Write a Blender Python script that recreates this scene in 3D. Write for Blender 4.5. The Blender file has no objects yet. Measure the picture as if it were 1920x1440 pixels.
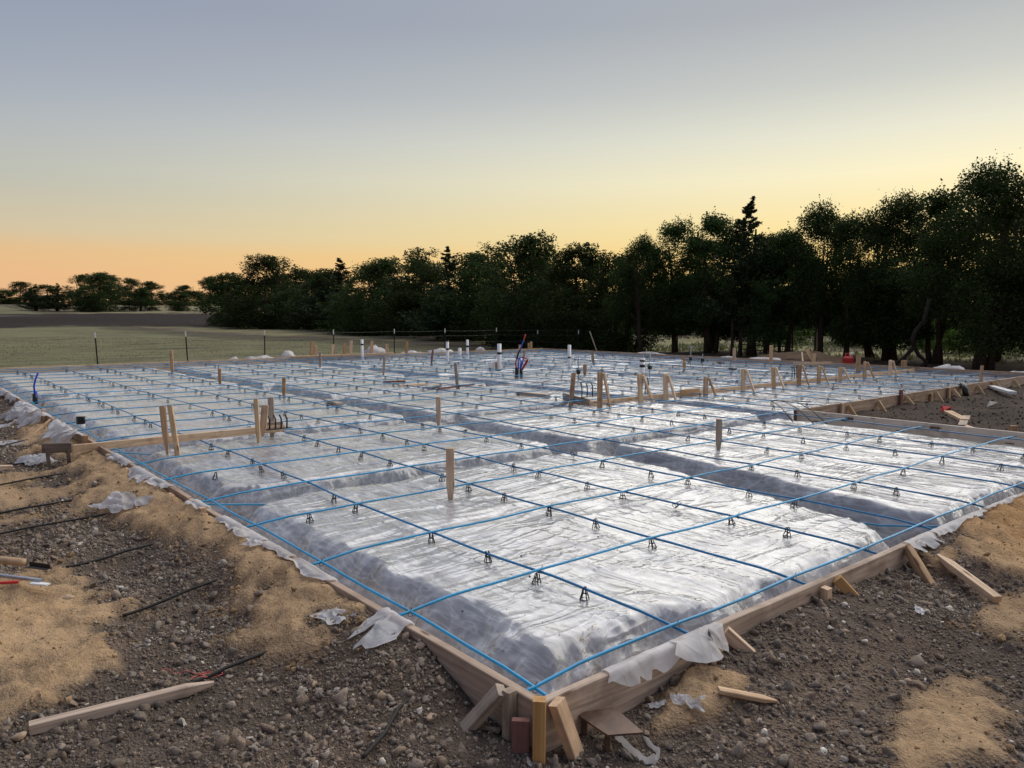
import bpy, bmesh, math, random
import numpy as np
from mathutils import Vector, Matrix

random.seed(7)
RNG = np.random.default_rng(11)
D = bpy.data
SC = bpy.context.scene
COL = SC.collection

# ------------------------------------------------------------------ camera
# x runs along the right-hand form from the near corner, y along the left-hand form, z = 0 is the top of the forms
cam_data = D.cameras.new('camera')
cam_data.sensor_fit = 'HORIZONTAL'; cam_data.sensor_width = 36.0
cam_data.lens = 36.0 * 1434.77 / 1920.0
cam_data.clip_start = 0.05; cam_data.clip_end = 20000
cam = D.objects.new('camera', cam_data); COL.objects.link(cam)
CR = [[0.76890603, 0.05674129, -0.63683902, -1.682],
      [-0.63919875, 0.07000475, -0.76584874, -1.867],
      [0.00112651, 0.99593245, 0.09009604, 1.300],
      [0, 0, 0, 1]]
cam.matrix_world = Matrix(CR)
SC.camera = cam

# ------------------------------------------------------------------ sky, sun, exposure
SUN_AZ = math.radians(10.0)      # from +x, towards +y: the glow behind the trees on the right
world = D.worlds.new('World'); SC.world = world; world.use_nodes = True
wn = world.node_tree; wn.nodes.clear()
def N(t, typ, **kw):
    n = t.nodes.new(typ)
    for k, v in kw.items(): setattr(n, k, v)
    return n
def L(t, a, b): t.links.new(a, b)
def MATH(t, op, a, b=None, c=None, clamp=False):
    n = N(t, 'ShaderNodeMath', operation=op, use_clamp=clamp)
    for i, x in enumerate((a, b, c)):
        if x is None: continue
        if isinstance(x, (int, float)): n.inputs[i].default_value = x
        else: L(t, x, n.inputs[i])
    return n.outputs[0]
def RAMP(t, fac, stops, interp='LINEAR'):
    n = N(t, 'ShaderNodeValToRGB'); cr = n.color_ramp; cr.interpolation = interp
    while len(cr.elements) < len(stops): cr.elements.new(0.5)
    for e, (p, c) in zip(cr.elements, stops): e.position = p; e.color = (c[0], c[1], c[2], 1)
    if fac is not None: L(t, fac, n.inputs[0])
    return n.outputs[0]
def MIX(t, fac, a, b, mode='MIX'):
    n = N(t, 'ShaderNodeMix', data_type='RGBA', blend_type=mode)
    for s, x in ((n.inputs[0], fac), (n.inputs[6], a), (n.inputs[7], b)):
        if isinstance(x, (int, float)): s.default_value = x
        elif isinstance(x, (tuple, list)): s.default_value = (x[0], x[1], x[2], 1)
        else: L(t, x, s)
    return n.outputs[2]
def srgb(r, g, b):
    f = lambda c: (c/255/12.92 if c/255 <= .04045 else ((c/255+.055)/1.055)**2.4)
    return (f(r), f(g), f(b))

SKY_STRENGTH = 1.0
def build_sky():
    t = wn
    tc = N(t, 'ShaderNodeTexCoord')
    sep = N(t, 'ShaderNodeSeparateXYZ'); L(t, tc.outputs['Generated'], sep.inputs[0])
    x, y, z = sep.outputs
    el = MATH(t, 'ARCSINE', z)                                   # elevation, radians
    e = MATH(t, 'DIVIDE', MATH(t, 'MAXIMUM', el, 0.0), math.pi/2)
    h = MATH(t, 'SQRT', MATH(t, 'ADD', MATH(t, 'ADD', MATH(t, 'MULTIPLY', x, x), MATH(t, 'MULTIPLY', y, y)), 1e-6))
    ca = MATH(t, 'DIVIDE', MATH(t, 'ADD', MATH(t, 'MULTIPLY', x, math.cos(SUN_AZ)), MATH(t, 'MULTIPLY', y, math.sin(SUN_AZ))), h)
    w = MATH(t, 'POWER', MATH(t, 'MULTIPLY', MATH(t, 'ADD', ca, 1.0), 0.5), 3.1)
    # away from the sun: a peach haze band at the horizon, then a greyed blue
    anti = RAMP(t, e, [(0.0, srgb(222, 174, 146)), (0.030, srgb(224, 175, 138)), (0.046, srgb(216, 177, 142)), (0.060, srgb(192, 182, 166)), (0.095, srgb(160, 168, 172)), (0.15, srgb(144, 155, 176)), (0.21, srgb(134, 146, 172)), (0.40, srgb(126, 138, 170)), (1.0, srgb(112, 127, 168))])
    # towards the sun: a yellow band at the horizon, paling upwards
    sun = RAMP(t, e, [(0.0, srgb(255, 204, 122)), (0.045, srgb(255, 220, 140)), (0.068, srgb(255, 231, 164)), (0.105, srgb(252, 242, 202)), (0.135, srgb(234, 232, 211)), (0.17, srgb(204, 206, 199)), (0.22, srgb(176, 180, 184)), (0.42, srgb(154, 163, 184)), (1.0, srgb(112, 127, 168))])
    col = MIX(t, w, anti, sun)
    nish = N(t, 'ShaderNodeTexSky', sky_type='NISHITA', sun_disc=False)
    nish.sun_elevation = math.radians(1.0); nish.sun_rotation = math.pi/2 - SUN_AZ
    nish.air_density = 1.2; nish.dust_density = 2.0; nish.ozone_density = 1.0
    nm = MIX(t, 1.0, nish.outputs[0], (0.10, 0.10, 0.10), 'MULTIPLY')
    col = MIX(t, 0.05, col, nm)
    bg = N(t, 'ShaderNodeBackground'); L(t, col, bg.inputs[0]); bg.inputs[1].default_value = SKY_STRENGTH
    out = N(t, 'ShaderNodeOutputWorld'); L(t, bg.outputs[0], out.inputs[0])
build_sky()

sd = D.lights.new('sun', 'SUN'); sd.energy = 3.05; sd.angle = math.radians(84); sd.color = (1.0, 0.95, 0.87)
sun = D.objects.new('sun', sd); COL.objects.link(sun)
SUN_EL = math.radians(44)
sdir = Vector((math.cos(SUN_AZ)*math.cos(SUN_EL), math.sin(SUN_AZ)*math.cos(SUN_EL), math.sin(SUN_EL)))
sun.rotation_euler = (-sdir).to_track_quat('-Z', 'Y').to_euler()
sun.location = (20, 5, 20)

SC.render.engine = 'CYCLES'
SC.view_settings.view_transform = 'Standard'; SC.view_settings.look = 'None'
SC.view_settings.exposure = 0.10; SC.view_settings.gamma = 1.0
SC.view_settings.use_curve_mapping = False

# ------------------------------------------------------------------ helpers
def tag(o, label=None, cat=None, group=None, kind=None):
    if label: o['label'] = label
    if cat: o['category'] = cat
    if group: o['group'] = group
    if kind: o['kind'] = kind
    return o
def link(name, mesh, mat=None, parent=None, smooth=False):
    o = D.objects.new(name, mesh); COL.objects.link(o)
    if mat is not None and not mesh.materials: mesh.materials.append(mat)
    if parent is not None: o.parent = parent
    if smooth: mesh.polygons.foreach_set('use_smooth', np.ones(len(mesh.polygons), dtype=bool))
    return o
def empty(name, loc=(0, 0, 0), rz=0.0):
    o = D.objects.new(name, None); COL.objects.link(o); o.location = loc; o.rotation_euler = (0, 0, rz)
    o.empty_display_size = 0.1
    return o
def np_mesh(name, V, F, smooth=False):
    """V (n,3), F (m,k) numpy -> mesh"""
    me = D.meshes.new(name); V = np.asarray(V, np.float32); F = np.asarray(F, np.int32)
    me.vertices.add(len(V)); me.vertices.foreach_set('co', V.ravel())
    m, k = F.shape
    me.loops.add(m*k); me.loops.foreach_set('vertex_index', F.ravel())
    me.polygons.add(m); me.polygons.foreach_set('loop_start', np.arange(0, m*k, k, dtype=np.int32))
    me.polygons.foreach_set('loop_total', np.full(m, k, np.int32))
    if smooth: me.polygons.foreach_set('use_smooth', np.ones(m, dtype=bool))
    me.update(calc_edges=True); me.validate()
    return me
class MB:
    def __init__(s): s.v = []; s.f = []
    def add(s, vs, fs):
        b = len(s.v); s.v += [tuple(p) for p in vs]; s.f += [tuple(i+b for i in q) for q in fs]; return s
    def box(s, c, d, M=None, taper=1.0, bev=0.0):
        """box centred at c with sizes d; taper scales the -z end; bevelled edges if bev"""
        bm = bmesh.new(); bmesh.ops.create_cube(bm, size=1.0)
        for q in bm.verts: q.co = Vector((q.co.x*d[0], q.co.y*d[1], q.co.z*d[2]))
        if bev: bmesh.ops.bevel(bm, geom=bm.edges[:], offset=bev, segments=1, affect='EDGES')
        if taper != 1.0:
            for q in bm.verts:
                k = taper + (1-taper)*(q.co.z/d[2]+.5); q.co.x *= k; q.co.y *= k
        bm.verts.index_update()
        vs = [(M @ (q.co+Vector(c))) if M else q.co+Vector(c) for q in bm.verts]
        fs = [[q.index for q in f.verts] for f in bm.faces]; bm.free()
        return s.add(vs, fs)
    def tube(s, pts, r, n=6, caps=True):
        pts = [Vector(p) for p in pts]; rs = r if isinstance(r, (list, tuple)) else [r]*len(pts)
        b = len(s.v); up = None
        for i, p in enumerate(pts):
            t = (pts[min(i+1, len(pts)-1)] - pts[max(i-1, 0)]).normalized()
            if up is None:
                up = Vector((0, 0, 1)) if abs(t.z) < .9 else Vector((1, 0, 0))
            x = t.cross(up); 
            if x.length < 1e-5: x = t.cross(Vector((1, 0.3, 0)))
            x.normalize(); y = x.cross(t).normalized(); up = y
            for k in range(n):
                a = 2*math.pi*k/n; s.v.append(tuple(p + (x*math.cos(a)+y*math.sin(a))*rs[i]))
        for i in range(len(pts)-1):
            for k in range(n):
                k2 = (k+1) % n; s.f.append((b+i*n+k, b+i*n+k2, b+(i+1)*n+k2, b+(i+1)*n+k))
        if caps:
            s.f.append(tuple(b+k for k in range(n))[::-1]); e = b+(len(pts)-1)*n; s.f.append(tuple(e+k for k in range(n)))
        return s
    def mesh(s, name, smooth=False):
        me = D.meshes.new(name); me.from_pydata(s.v, [], s.f); me.update()
        if smooth: me.polygons.foreach_set('use_smooth', np.ones(len(me.polygons), dtype=bool))
        return me
    def build(s, name, mat, parent=None, smooth=False):
        return link(name, s.mesh(name, smooth), mat, parent)

# numpy gradient noise
def _h(ix, iy, seed):
    n = (ix.astype(np.int64)*374761393 + iy.astype(np.int64)*668265263 + seed*974711) & 0xffffffff
    n = ((n ^ (n >> 13))*1274126177) & 0xffffffff
    n = (n ^ (n >> 16)) & 0xffffffff
    return n
def noise2(x, y, seed=0):
    x = np.asarray(x, float); y = np.asarray(y, float)
    ix = np.floor(x); iy = np.floor(y); fx = x-ix; fy = y-iy
    def g(dx, dy):
        a = _h(ix+dx, iy+dy, seed)/4294967296.0*2*np.pi
        return np.cos(a)*(fx-dx)+np.sin(a)*(fy-dy)
    sx = fx*fx*fx*(fx*(fx*6-15)+10); sy = fy*fy*fy*(fy*(fy*6-15)+10)
    a = g(0, 0)*(1-sx)+g(1, 0)*sx; b = g(0, 1)*(1-sx)+g(1, 1)*sx
    return (a*(1-sy)+b*sy)*1.5
def fbm(x, y, oct=4, seed=0, gain=.5):
    s = 0; a = 1.0
    for i in range(oct):
        s = s + a*noise2(x, y, seed+i*17); x = x*2.03+5.1; y = y*2.03+1.7; a *= gain
    return s
def ridge(x, y, seed=0): return 1.0-np.abs(noise2(x, y, seed))*2.0
def sstep(a, b, x):
    t = np.clip((x-a)/(b-a), 0, 1); return t*t*(3-2*t)

# ------------------------------------------------------------------ materials
def new_mat(name):
    m = D.materials.new(name); m.use_nodes = True; t = m.node_tree; t.nodes.clear()
    out = N(t, 'ShaderNodeOutputMaterial'); p = N(t, 'ShaderNodeBsdfPrincipled'); L(t, p.outputs[0], out.inputs[0])
    return m, t, p
def setp(p, **kw):
    names = dict(rough='Roughness', metal='Metallic', spec='Specular IOR Level', coat='Coat Weight', coatr='Coat Roughness', trans='Transmission Weight', alpha='Alpha', sheen='Sheen Weight', ior='IOR')
    for k, v in kw.items(): p.inputs[names[k]].default_value = v
def noise_node(t, vec, scale, detail=4, rough=.55, dist=0.0):
    n = N(t, 'ShaderNodeTexNoise'); n.inputs['Scale'].default_value = scale; n.inputs['Detail'].default_value = detail
    n.inputs['Roughness'].default_value = rough; n.inputs['Distortion'].default_value = dist
    if vec is not None: L(t, vec, n.inputs['Vector'])
    return n
def mapping(t, vec, scale=(1, 1, 1), rot=(0, 0, 0), loc=None):
    m = N(t, 'ShaderNodeMapping'); m.inputs['Scale'].default_value = scale; m.inputs['Rotation'].default_value = rot
    if loc is not None: L(t, loc, m.inputs['Location'])
    L(t, vec, m.inputs['Vector']); return m.outputs[0]
def bump(t, h, strength, dist, p, normal=None):
    b = N(t, 'ShaderNodeBump'); b.inputs['Strength'].default_value = strength; b.inputs['Distance'].default_value = dist
    L(t, h, b.inputs['Height'])
    if normal is not None: L(t, normal, b.inputs['Normal'])
    L(t, b.outputs[0], p.inputs['Normal']); return b.outputs[0]

def wood_mat(name, light, dark, axis='X', grey=0.0, rough=.75):
    """grain runs along the object's own long axis"""
    m, t, p = new_mat(name)
    tc = N(t, 'ShaderNodeTexCoord'); oi = N(t, 'ShaderNodeObjectInfo')
    off = N(t, 'ShaderNodeCombineXYZ'); L(t, MATH(t, 'MULTIPLY', oi.outputs['Random'], 37.0), off.inputs[0]); L(t, MATH(t, 'MULTIPLY', oi.outputs['Random'], 11.0), off.inputs[1])
    sc = {'X': (1.2, 22, 22), 'Z': (22, 22, 1.2)}[axis]
    v = mapping(t, tc.outputs['Object'], sc, loc=off.outputs[0])
    n1 = noise_node(t, v, 1.6, 5, .6, .6)
    sc2 = {'X': (5, 160, 160), 'Z': (160, 160, 5)}[axis]
    n2 = noise_node(t, mapping(t, tc.outputs['Object'], sc2, loc=off.outputs[0]), 1.0, 3, .6)
    n3 = noise_node(t, mapping(t, tc.outputs['Object'], (6, 6, 6), loc=off.outputs[0]), 1.0, 4, .6)
    f = MATH(t, 'ADD', MATH(t, 'MULTIPLY', n1.outputs[0], .7), MATH(t, 'MULTIPLY', n2.outputs[0], .3))
    c = RAMP(t, f, [(.36, dark), (.5, tuple((a+b)/2 for a, b in zip(light, dark))), (.62, light)])
    # dirt and weather stains
    st = RAMP(t, n3.outputs[0], [(.50, (1, 1, 1)), (.72, (.55, .5, .46))])
    c = MIX(t, .75, c, st, 'MULTIPLY')
    kn = N(t, 'ShaderNodeTexVoronoi', feature='F1'); kn.inputs['Scale'].default_value = 1.0; L(t, mapping(t, tc.outputs['Object'], (3.2, 13, 13), loc=off.outputs[0]), kn.inputs['Vector'])
    kf = RAMP(t, kn.outputs['Distance'], [(.07, (.38, .30, .25)), (.14, (1, 1, 1))]); c = MIX(t, 1.0, c, kf, 'MULTIPLY')
    val = N(t, 'ShaderNodeHueSaturation'); L(t, c, val.inputs['Color'])
    L(t, MATH(t, 'ADD', MATH(t, 'MULTIPLY', oi.outputs['Random'], .35), .82), val.inputs['Value'])
    L(t, MATH(t, 'SUBTRACT', 1.05, MATH(t, 'MULTIPLY', oi.outputs['Random'], .3)), val.inputs['Saturation'])
    L(t, val.outputs[0], p.inputs['Base Color']); setp(p, rough=rough, spec=.25)
    bump(t, f, .5, .003, p)
    return m
def plain(name, col, rough=.5, metal=0, spec=.4, var=.25, bscale=40, bstr=.15, scale=9.0, coat=0):
    m, t, p = new_mat(name); tc = N(t, 'ShaderNodeTexCoord')
    n = noise_node(t, tc.outputs['Object'], scale, 5, .6)
    c = RAMP(t, n.outputs[0], [(.3, tuple(x*(1-var) for x in col)), (.7, tuple(min(1, x*(1+var)) for x in col))])
    L(t, c, p.inputs['Base Color']); setp(p, rough=rough, metal=metal, spec=spec, coat=coat)
    L(t, MATH(t, 'ADD', MATH(t, 'MULTIPLY', n.outputs[0], .3), rough-.15), p.inputs['Roughness'])
    n2 = noise_node(t, tc.outputs['Object'], bscale, 3, .6); bump(t, n2.outputs[0], bstr, .004, p)
    return m

M = {}
M['form'] = wood_mat('form_board_wood', (.50, .355, .24), (.25, .168, .11))
M['form_grey'] = wood_mat('grey_form_board', (.70, .60, .48), (.54, .45, .36))
M['lumber'] = wood_mat('pale_lumber', (.66, .45, .25), (.42, .26, .13))
M['stake'] = wood_mat('stake_wood', (.60, .39, .21), (.33, .19, .095))
M['stake_pale'] = wood_mat('pale_stake_wood', (.72, .52, .30), (.50, .32, .16))
M['stake_grey'] = wood_mat('weathered_stake_wood', (.47, .38, .29), (.26, .19, .135))
M['stake_orange'] = wood_mat('orange_stake_wood', (.66, .40, .17), (.44, .24, .10))
M['lumber_red'] = wood_mat('red_brown_wood', (.30, .15, .11), (.16, .07, .055))
M['stake_red'] = wood_mat('red_brown_block', (.27, .125, .10), (.15, .065, .055))
M['lumber_dark'] = wood_mat('dark_wet_wood', (.20, .15, .11), (.09, .065, .05))
M['black'] = plain('black_plastic', (.012, .013, .016), .45, var=.3, bstr=.05)
M['black_tail'] = plain('dirty_black_strand', (.016, .014, .012), .7, var=.5)
M['tape'] = plain('black_tape', (.012, .012, .013), .35, bstr=.05)
M['pvc'] = plain('white_pvc', (.78, .78, .76), .35, var=.06, bstr=.03)
M['pvc_grey'] = plain('grey_conduit', (.33, .35, .37), .45, var=.1, bstr=.03)
M['red_pex'] = plain('red_tube', (.45, .03, .03), .4, bstr=.03)
M['blue_pex'] = plain('blue_tube', (.02, .07, .50), .4, bstr=.03)
M['red'] = plain('red_plastic', (.50, .03, .025), .45, bstr=.05)
M['string'] = plain('pink_string', (.72, .16, .13), .8, bstr=.05)
M['rust'] = plain('rusty_steel', (.12, .075, .052), .5, metal=.3, var=.45, scale=14, bstr=.3)
M['steel'] = plain('dark_steel', (.045, .035, .032), .6, metal=.4, var=.4)
M['post'] = plain('dark_steel_post', (.016, .018, .017), .55, metal=.2)
M['post_white'] = plain('white_post_tip', (.74, .74, .72), .5, var=.05)
M['wire'] = plain('fence_wire', (.16, .16, .16), .45, metal=.7)
M['galv'] = plain('galvanised', (.34, .36, .38), .4, metal=.6)
M['cardboard'] = plain('cardboard_tube', (.40, .27, .16), .8)
M['stone'] = plain('pale_limestone', (.52, .46, .38), .85, var=.25, scale=20, bscale=60, bstr=.5)
M['stone_tan'] = plain('tan_stone', (.40, .29, .19), .85, var=.3, scale=20, bscale=60, bstr=.5)
M['clod_big'] = plain('clay_lump', (.20, .162, .13), .95, var=.35, scale=20, bscale=80, bstr=.7, spec=.1)
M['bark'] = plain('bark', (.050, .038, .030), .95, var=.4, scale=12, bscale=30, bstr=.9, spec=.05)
M['bark_dead'] = plain('dead_branch_bark', (.035, .028, .023), .95, var=.4, scale=12, bscale=30, bstr=.9, spec=.05)

def cable_mat(name, col, dirt):
    m, t, p = new_mat(name); tc = N(t, 'ShaderNodeTexCoord'); oi = N(t, 'ShaderNodeObjectInfo')
    n = noise_node(t, tc.outputs['Object'], 5.0, 5, .65); n2 = noise_node(t, tc.outputs['Object'], 60.0, 3, .65)
    f = MATH(t, 'ADD', MATH(t, 'MULTIPLY', n.outputs[0], .7), MATH(t, 'MULTIPLY', n2.outputs[0], .3))
    c = RAMP(t, f, [(.40, col), (.56, tuple(x*.8 for x in col)), (.68, dirt)])
    hs = N(t, 'ShaderNodeHueSaturation'); L(t, c, hs.inputs['Color']); L(t, MATH(t, 'ADD', MATH(t, 'MULTIPLY', oi.outputs['Random'], .4), .8), hs.inputs['Value'])
    L(t, hs.outputs[0], p.inputs['Base Color']); setp(p, rough=.38, spec=.45)
    return m
M['cable'] = cable_mat('blue_sheathed_cable', (.008, .275, .52), (.030, .175, .22))
M['cable2'] = cable_mat('darker_blue_sheathed_cable', (.009, .175, .38), (.022, .13, .18))

def film_mat(name, milky, rough, alpha=1.0, transl=.35, fine=1.0):
    """milky polyethylene film"""
    m, t, p = new_mat(name); tc = N(t, 'ShaderNodeTexCoord'); ob = tc.outputs['Object']
    # clear where it clings to the damp earth below, milky where it is loose
    n = noise_node(t, ob, 2.6, 5, .62, .4); nb = noise_node(t, mapping(t, ob, (9, 3, 6)), 1.0, 4, .6, .6)
    f = MATH(t, 'ADD', MATH(t, 'MULTIPLY', n.outputs[0], .55), MATH(t, 'MULTIPLY', nb.outputs[0], .45))
    dark = tuple(x*.60*k for x, k in zip(milky, (1.02, .97, .92)))
    c = RAMP(t, f, [(.36, dark), (.52, tuple(x*.86 for x in milky)), (.64, milky)])
    L(t, c, p.inputs['Base Color']); setp(p, rough=rough, spec=.55, ior=1.5)
    L(t, MATH(t, 'ADD', MATH(t, 'MULTIPLY', nb.outputs[0], .22), rough-.09), p.inputs['Roughness'])
    # fine crinkle: narrow sharp ridges
    def rg(vec, sc, det):
        w = noise_node(t, vec, sc, det, .5, .7)
        return MATH(t, 'POWER', MATH(t, 'SUBTRACT', 1.0, MATH(t, 'MULTIPLY', MATH(t, 'ABSOLUTE', MATH(t, 'SUBTRACT', w.outputs[0], .5)), 3.2), clamp=True), 3.0)
    r1 = rg(mapping(t, ob, (9, 1.6, 8), (0, 0, .16)), 1.0, 1.0); r2 = rg(mapping(t, ob, (1.8, 9, 8), (0, 0, -.2)), 1.0, 1.0); r3 = rg(mapping(t, ob, (24, 8, 20), (0, 0, .5)), 1.0, 0.0)
    big = noise_node(t, ob, .9, 2, .5)
    sel = MATH(t, 'MULTIPLY', MATH(t, 'SUBTRACT', big.outputs[0], .38), 4.0, clamp=True)
    hgt = MATH(t, 'ADD', MATH(t, 'ADD', MATH(t, 'MULTIPLY', r1, sel), MATH(t, 'MULTIPLY', r2, MATH(t, 'SUBTRACT', 1.0, sel))), MATH(t, 'MULTIPLY', r3, .10))
    bump(t, hgt, .50*fine, .016, p)
    if transl:
        out = [n_ for n_ in t.nodes if n_.type == 'OUTPUT_MATERIAL'][0]
        tr = N(t, 'ShaderNodeBsdfTranslucent'); L(t, c, tr.inputs[0])
        mx = N(t, 'ShaderNodeMixShader'); mx.inputs[0].default_value = transl
        L(t, p.outputs[0], mx.inputs[1]); L(t, tr.outputs[0], mx.inputs[2]); L(t, mx.outputs[0], out.inputs[0])
    if alpha < 1:
        fr = N(t, 'ShaderNodeLayerWeight'); fr.inputs[0].default_value = .35
        tp = N(t, 'ShaderNodeBsdfTransparent'); mx2 = N(t, 'ShaderNodeMixShader')
        L(t, MATH(t, 'ADD', MATH(t, 'MULTIPLY', fr.outputs['Facing'], 1-alpha), alpha, clamp=True), mx2.inputs[0])
        L(t, tp.outputs[0], mx2.inputs[1]); L(t, mx.outputs[0], mx2.inputs[2]); L(t, mx2.outputs[0], out.inputs[0])
    return m
def clear_film_mat():
    """clear film: sees the earth below, part milky scatter, mirror-like skin"""
    m = D.materials.new('clear_poly_film'); m.use_nodes = True; t = m.node_tree; t.nodes.clear()
    out = N(t, 'ShaderNodeOutputMaterial'); tc = N(t, 'ShaderNodeTexCoord'); ob = tc.outputs['Object']
    def rg(vec, det):
        w = noise_node(t, vec, 1.0, det, .5, .7)
        return MATH(t, 'POWER', MATH(t, 'SUBTRACT', 1.0, MATH(t, 'MULTIPLY', MATH(t, 'ABSOLUTE', MATH(t, 'SUBTRACT', w.outputs[0], .5)), 2.6), clamp=True), 1.7)
    r1 = rg(mapping(t, ob, (9, 1.6, 8), (0, 0, .16)), 1.0); r2 = rg(mapping(t, ob, (1.8, 9, 8), (0, 0, -.2)), 1.0); r3 = rg(mapping(t, ob, (24, 8, 20), (0, 0, .5)), 0.0)
    big = noise_node(t, ob, .9, 2, .5)
    sel = MATH(t, 'MULTIPLY', MATH(t, 'SUBTRACT', big.outputs[0], .38), 4.0, clamp=True)
    hgt = MATH(t, 'ADD', MATH(t, 'ADD', MATH(t, 'MULTIPLY', r1, sel), MATH(t, 'MULTIPLY', r2, MATH(t, 'SUBTRACT', 1.0, sel))), MATH(t, 'MULTIPLY', r3, .05))
    b = N(t, 'ShaderNodeBump'); b.inputs['Strength'].default_value = .34; b.inputs['Distance'].default_value = .022; L(t, hgt, b.inputs['Height'])
    n = noise_node(t, ob, 2.6, 5, .62, .4); nb = noise_node(t, mapping(t, ob, (7, 3, 6)), 1.0, 4, .6, .6)
    f = MATH(t, 'ADD', MATH(t, 'MULTIPLY', n.outputs[0], .5), MATH(t, 'MULTIPLY', nb.outputs[0], .5))
    milk = RAMP(t, f, [(.34, (.17, .17, .17)), (.50, (.29, .29, .29)), (.68, (.46, .46, .46))])      # how milky the film is here; folds are whiter
    fold = MATH(t, 'MULTIPLY', MATH(t, 'POWER', MATH(t, 'MAXIMUM', MATH(t, 'ADD', MATH(t, 'MULTIPLY', r1, sel), MATH(t, 'MULTIPLY', r2, MATH(t, 'SUBTRACT', 1.0, sel))), 0.0), 3.5), .26)
    fold2 = MATH(t, 'MULTIPLY', MATH(t, 'POWER', rg(mapping(t, ob, (16, 3.2, 12), (0, 0, .3)), 2.0), 4.0), .20)
    milk = MATH(t, 'ADD', MATH(t, 'ADD', milk, fold), fold2, clamp=True)
    df = N(t, 'ShaderNodeBsdfDiffuse'); df.inputs[0].default_value = (.78, .775, .78, 1); L(t, b.outputs[0], df.inputs['Normal'])
    tp = N(t, 'ShaderNodeBsdfTransparent'); tp.inputs[0].default_value = (.96, .96, .96, 1)
    mx = N(t, 'ShaderNodeMixShader'); L(t, milk, mx.inputs[0]); L(t, tp.outputs[0], mx.inputs[1]); L(t, df.outputs[0], mx.inputs[2])
    gl = N(t, 'ShaderNodeBsdfGlossy'); gl.inputs[0].default_value = (.97, .97, .97, 1); L(t, b.outputs[0], gl.inputs['Normal'])
    L(t, MATH(t, 'ADD', MATH(t, 'MULTIPLY', nb.outputs[0], .18), .09), gl.inputs['Roughness'])
    fr = N(t, 'ShaderNodeFresnel'); fr.inputs['IOR'].default_value = 1.75; L(t, b.outputs[0], fr.inputs['Normal'])
    m2 = N(t, 'ShaderNodeMixShader'); L(t, fr.outputs[0], m2.inputs[0]); L(t, mx.outputs[0], m2.inputs[1]); L(t, gl.outputs[0], m2.inputs[2])
    L(t, m2.outputs[0], out.inputs[0]); return m
M['film'] = clear_film_mat()
M['flap'] = film_mat('torn_poly_film', (.80, .79, .80), .35, alpha=.72, transl=.40, fine=.7)

def ground_mat():
    m, t, p = new_mat('ground_soil'); tc = N(t, 'ShaderNodeTexCoord'); ob = tc.outputs['Object']
    at = N(t, 'ShaderNodeAttribute', attribute_name='soil'); gr = N(t, 'ShaderNodeAttribute', attribute_name='grassy')
    n1 = noise_node(t, ob, 3.1, 6, .65); n2 = noise_node(t, ob, 38.0, 5, .7); n3 = noise_node(t, ob, .35, 5, .6)
    n4 = noise_node(t, mapping(t, ob, (.14, .55, .3), (0, 0, .65)), 1.0, 6, .68)
    v = RAMP(t, MATH(t, 'ADD', MATH(t, 'MULTIPLY', n1.outputs[0], .5), MATH(t, 'MULTIPLY', n2.outputs[0], .5)), [(.33, (.62, .60, .58)), (.5, (1, 1, 1)), (.68, (1.32, 1.30, 1.26))])
    c = MIX(t, 1.0, at.outputs['Color'], v, 'MULTIPLY')
    gv = RAMP(t, MATH(t, 'ADD', MATH(t, 'MULTIPLY', n4.outputs[0], .7), MATH(t, 'MULTIPLY', n3.outputs[0], .3)), [(.34, (.42, .42, .34)), (.46, (.95, .95, .95)), (.63, (1.25, 1.2, 1.1))])
    g = MIX(t, 1.0, at.outputs['Color'], gv, 'MULTIPLY')
    c = MIX(t, gr.outputs['Fac'], c, g)
    L(t, c, p.inputs['Base Color']); setp(p, rough=.95, spec=.12)
    hh = MATH(t, 'ADD', MATH(t, 'MULTIPLY', n2.outputs[0], .6), MATH(t, 'MULTIPLY', noise_node(t, ob, 120, 4, .7).outputs[0], .3))
    vo = N(t, 'ShaderNodeTexVoronoi', feature='F1'); vo.inputs['Scale'].default_value = 75; L(t, mapping(t, ob, (1, 1, 1)), vo.inputs['Vector'])
    vo2 = N(t, 'ShaderNodeTexVoronoi', feature='F1'); vo2.inputs['Scale'].default_value = 170; L(t, ob, vo2.inputs['Vector'])
    sdm = N(t, 'ShaderNodeAttribute', attribute_name='sandy')
    cr = MATH(t, 'MULTIPLY', MATH(t, 'ADD', MATH(t, 'MULTIPLY', vo.outputs['Distance'], -.9), MATH(t, 'MULTIPLY', vo2.outputs['Distance'], -.4)), MATH(t, 'SUBTRACT', 1.0, MATH(t, 'MULTIPLY', sdm.outputs['Fac'], .8)))
    sn = MATH(t, 'MULTIPLY', noise_node(t, ob, 16, 6, .7, .3).outputs[0], MATH(t, 'MULTIPLY', sdm.outputs['Fac'], 1.6))
    bump(t, MATH(t, 'ADD', MATH(t, 'ADD', hh, cr), sn), .9, .02, p)
    return m
M['ground'] = ground_mat()
def clod_mat():
    m, t, p = new_mat('clay_clods'); tc = N(t, 'ShaderNodeTexCoord'); ob = tc.outputs['Object']
    at = N(t, 'ShaderNodeAttribute', attribute_name='soil')
    n2 = noise_node(t, ob, 70.0, 5, .7)
    v = RAMP(t, n2.outputs[0], [(.3, (.62, .60, .58)), (.5, (1, 1, 1)), (.7, (1.35, 1.32, 1.28))])
    c = MIX(t, 1.0, at.outputs['Color'], v, 'MULTIPLY')
    L(t, c, p.inputs['Base Color']); setp(p, rough=.95, spec=.1)
    bump(t, n2.outputs[0], .8, .012, p)
    return m
M['clods'] = clod_mat()
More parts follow.
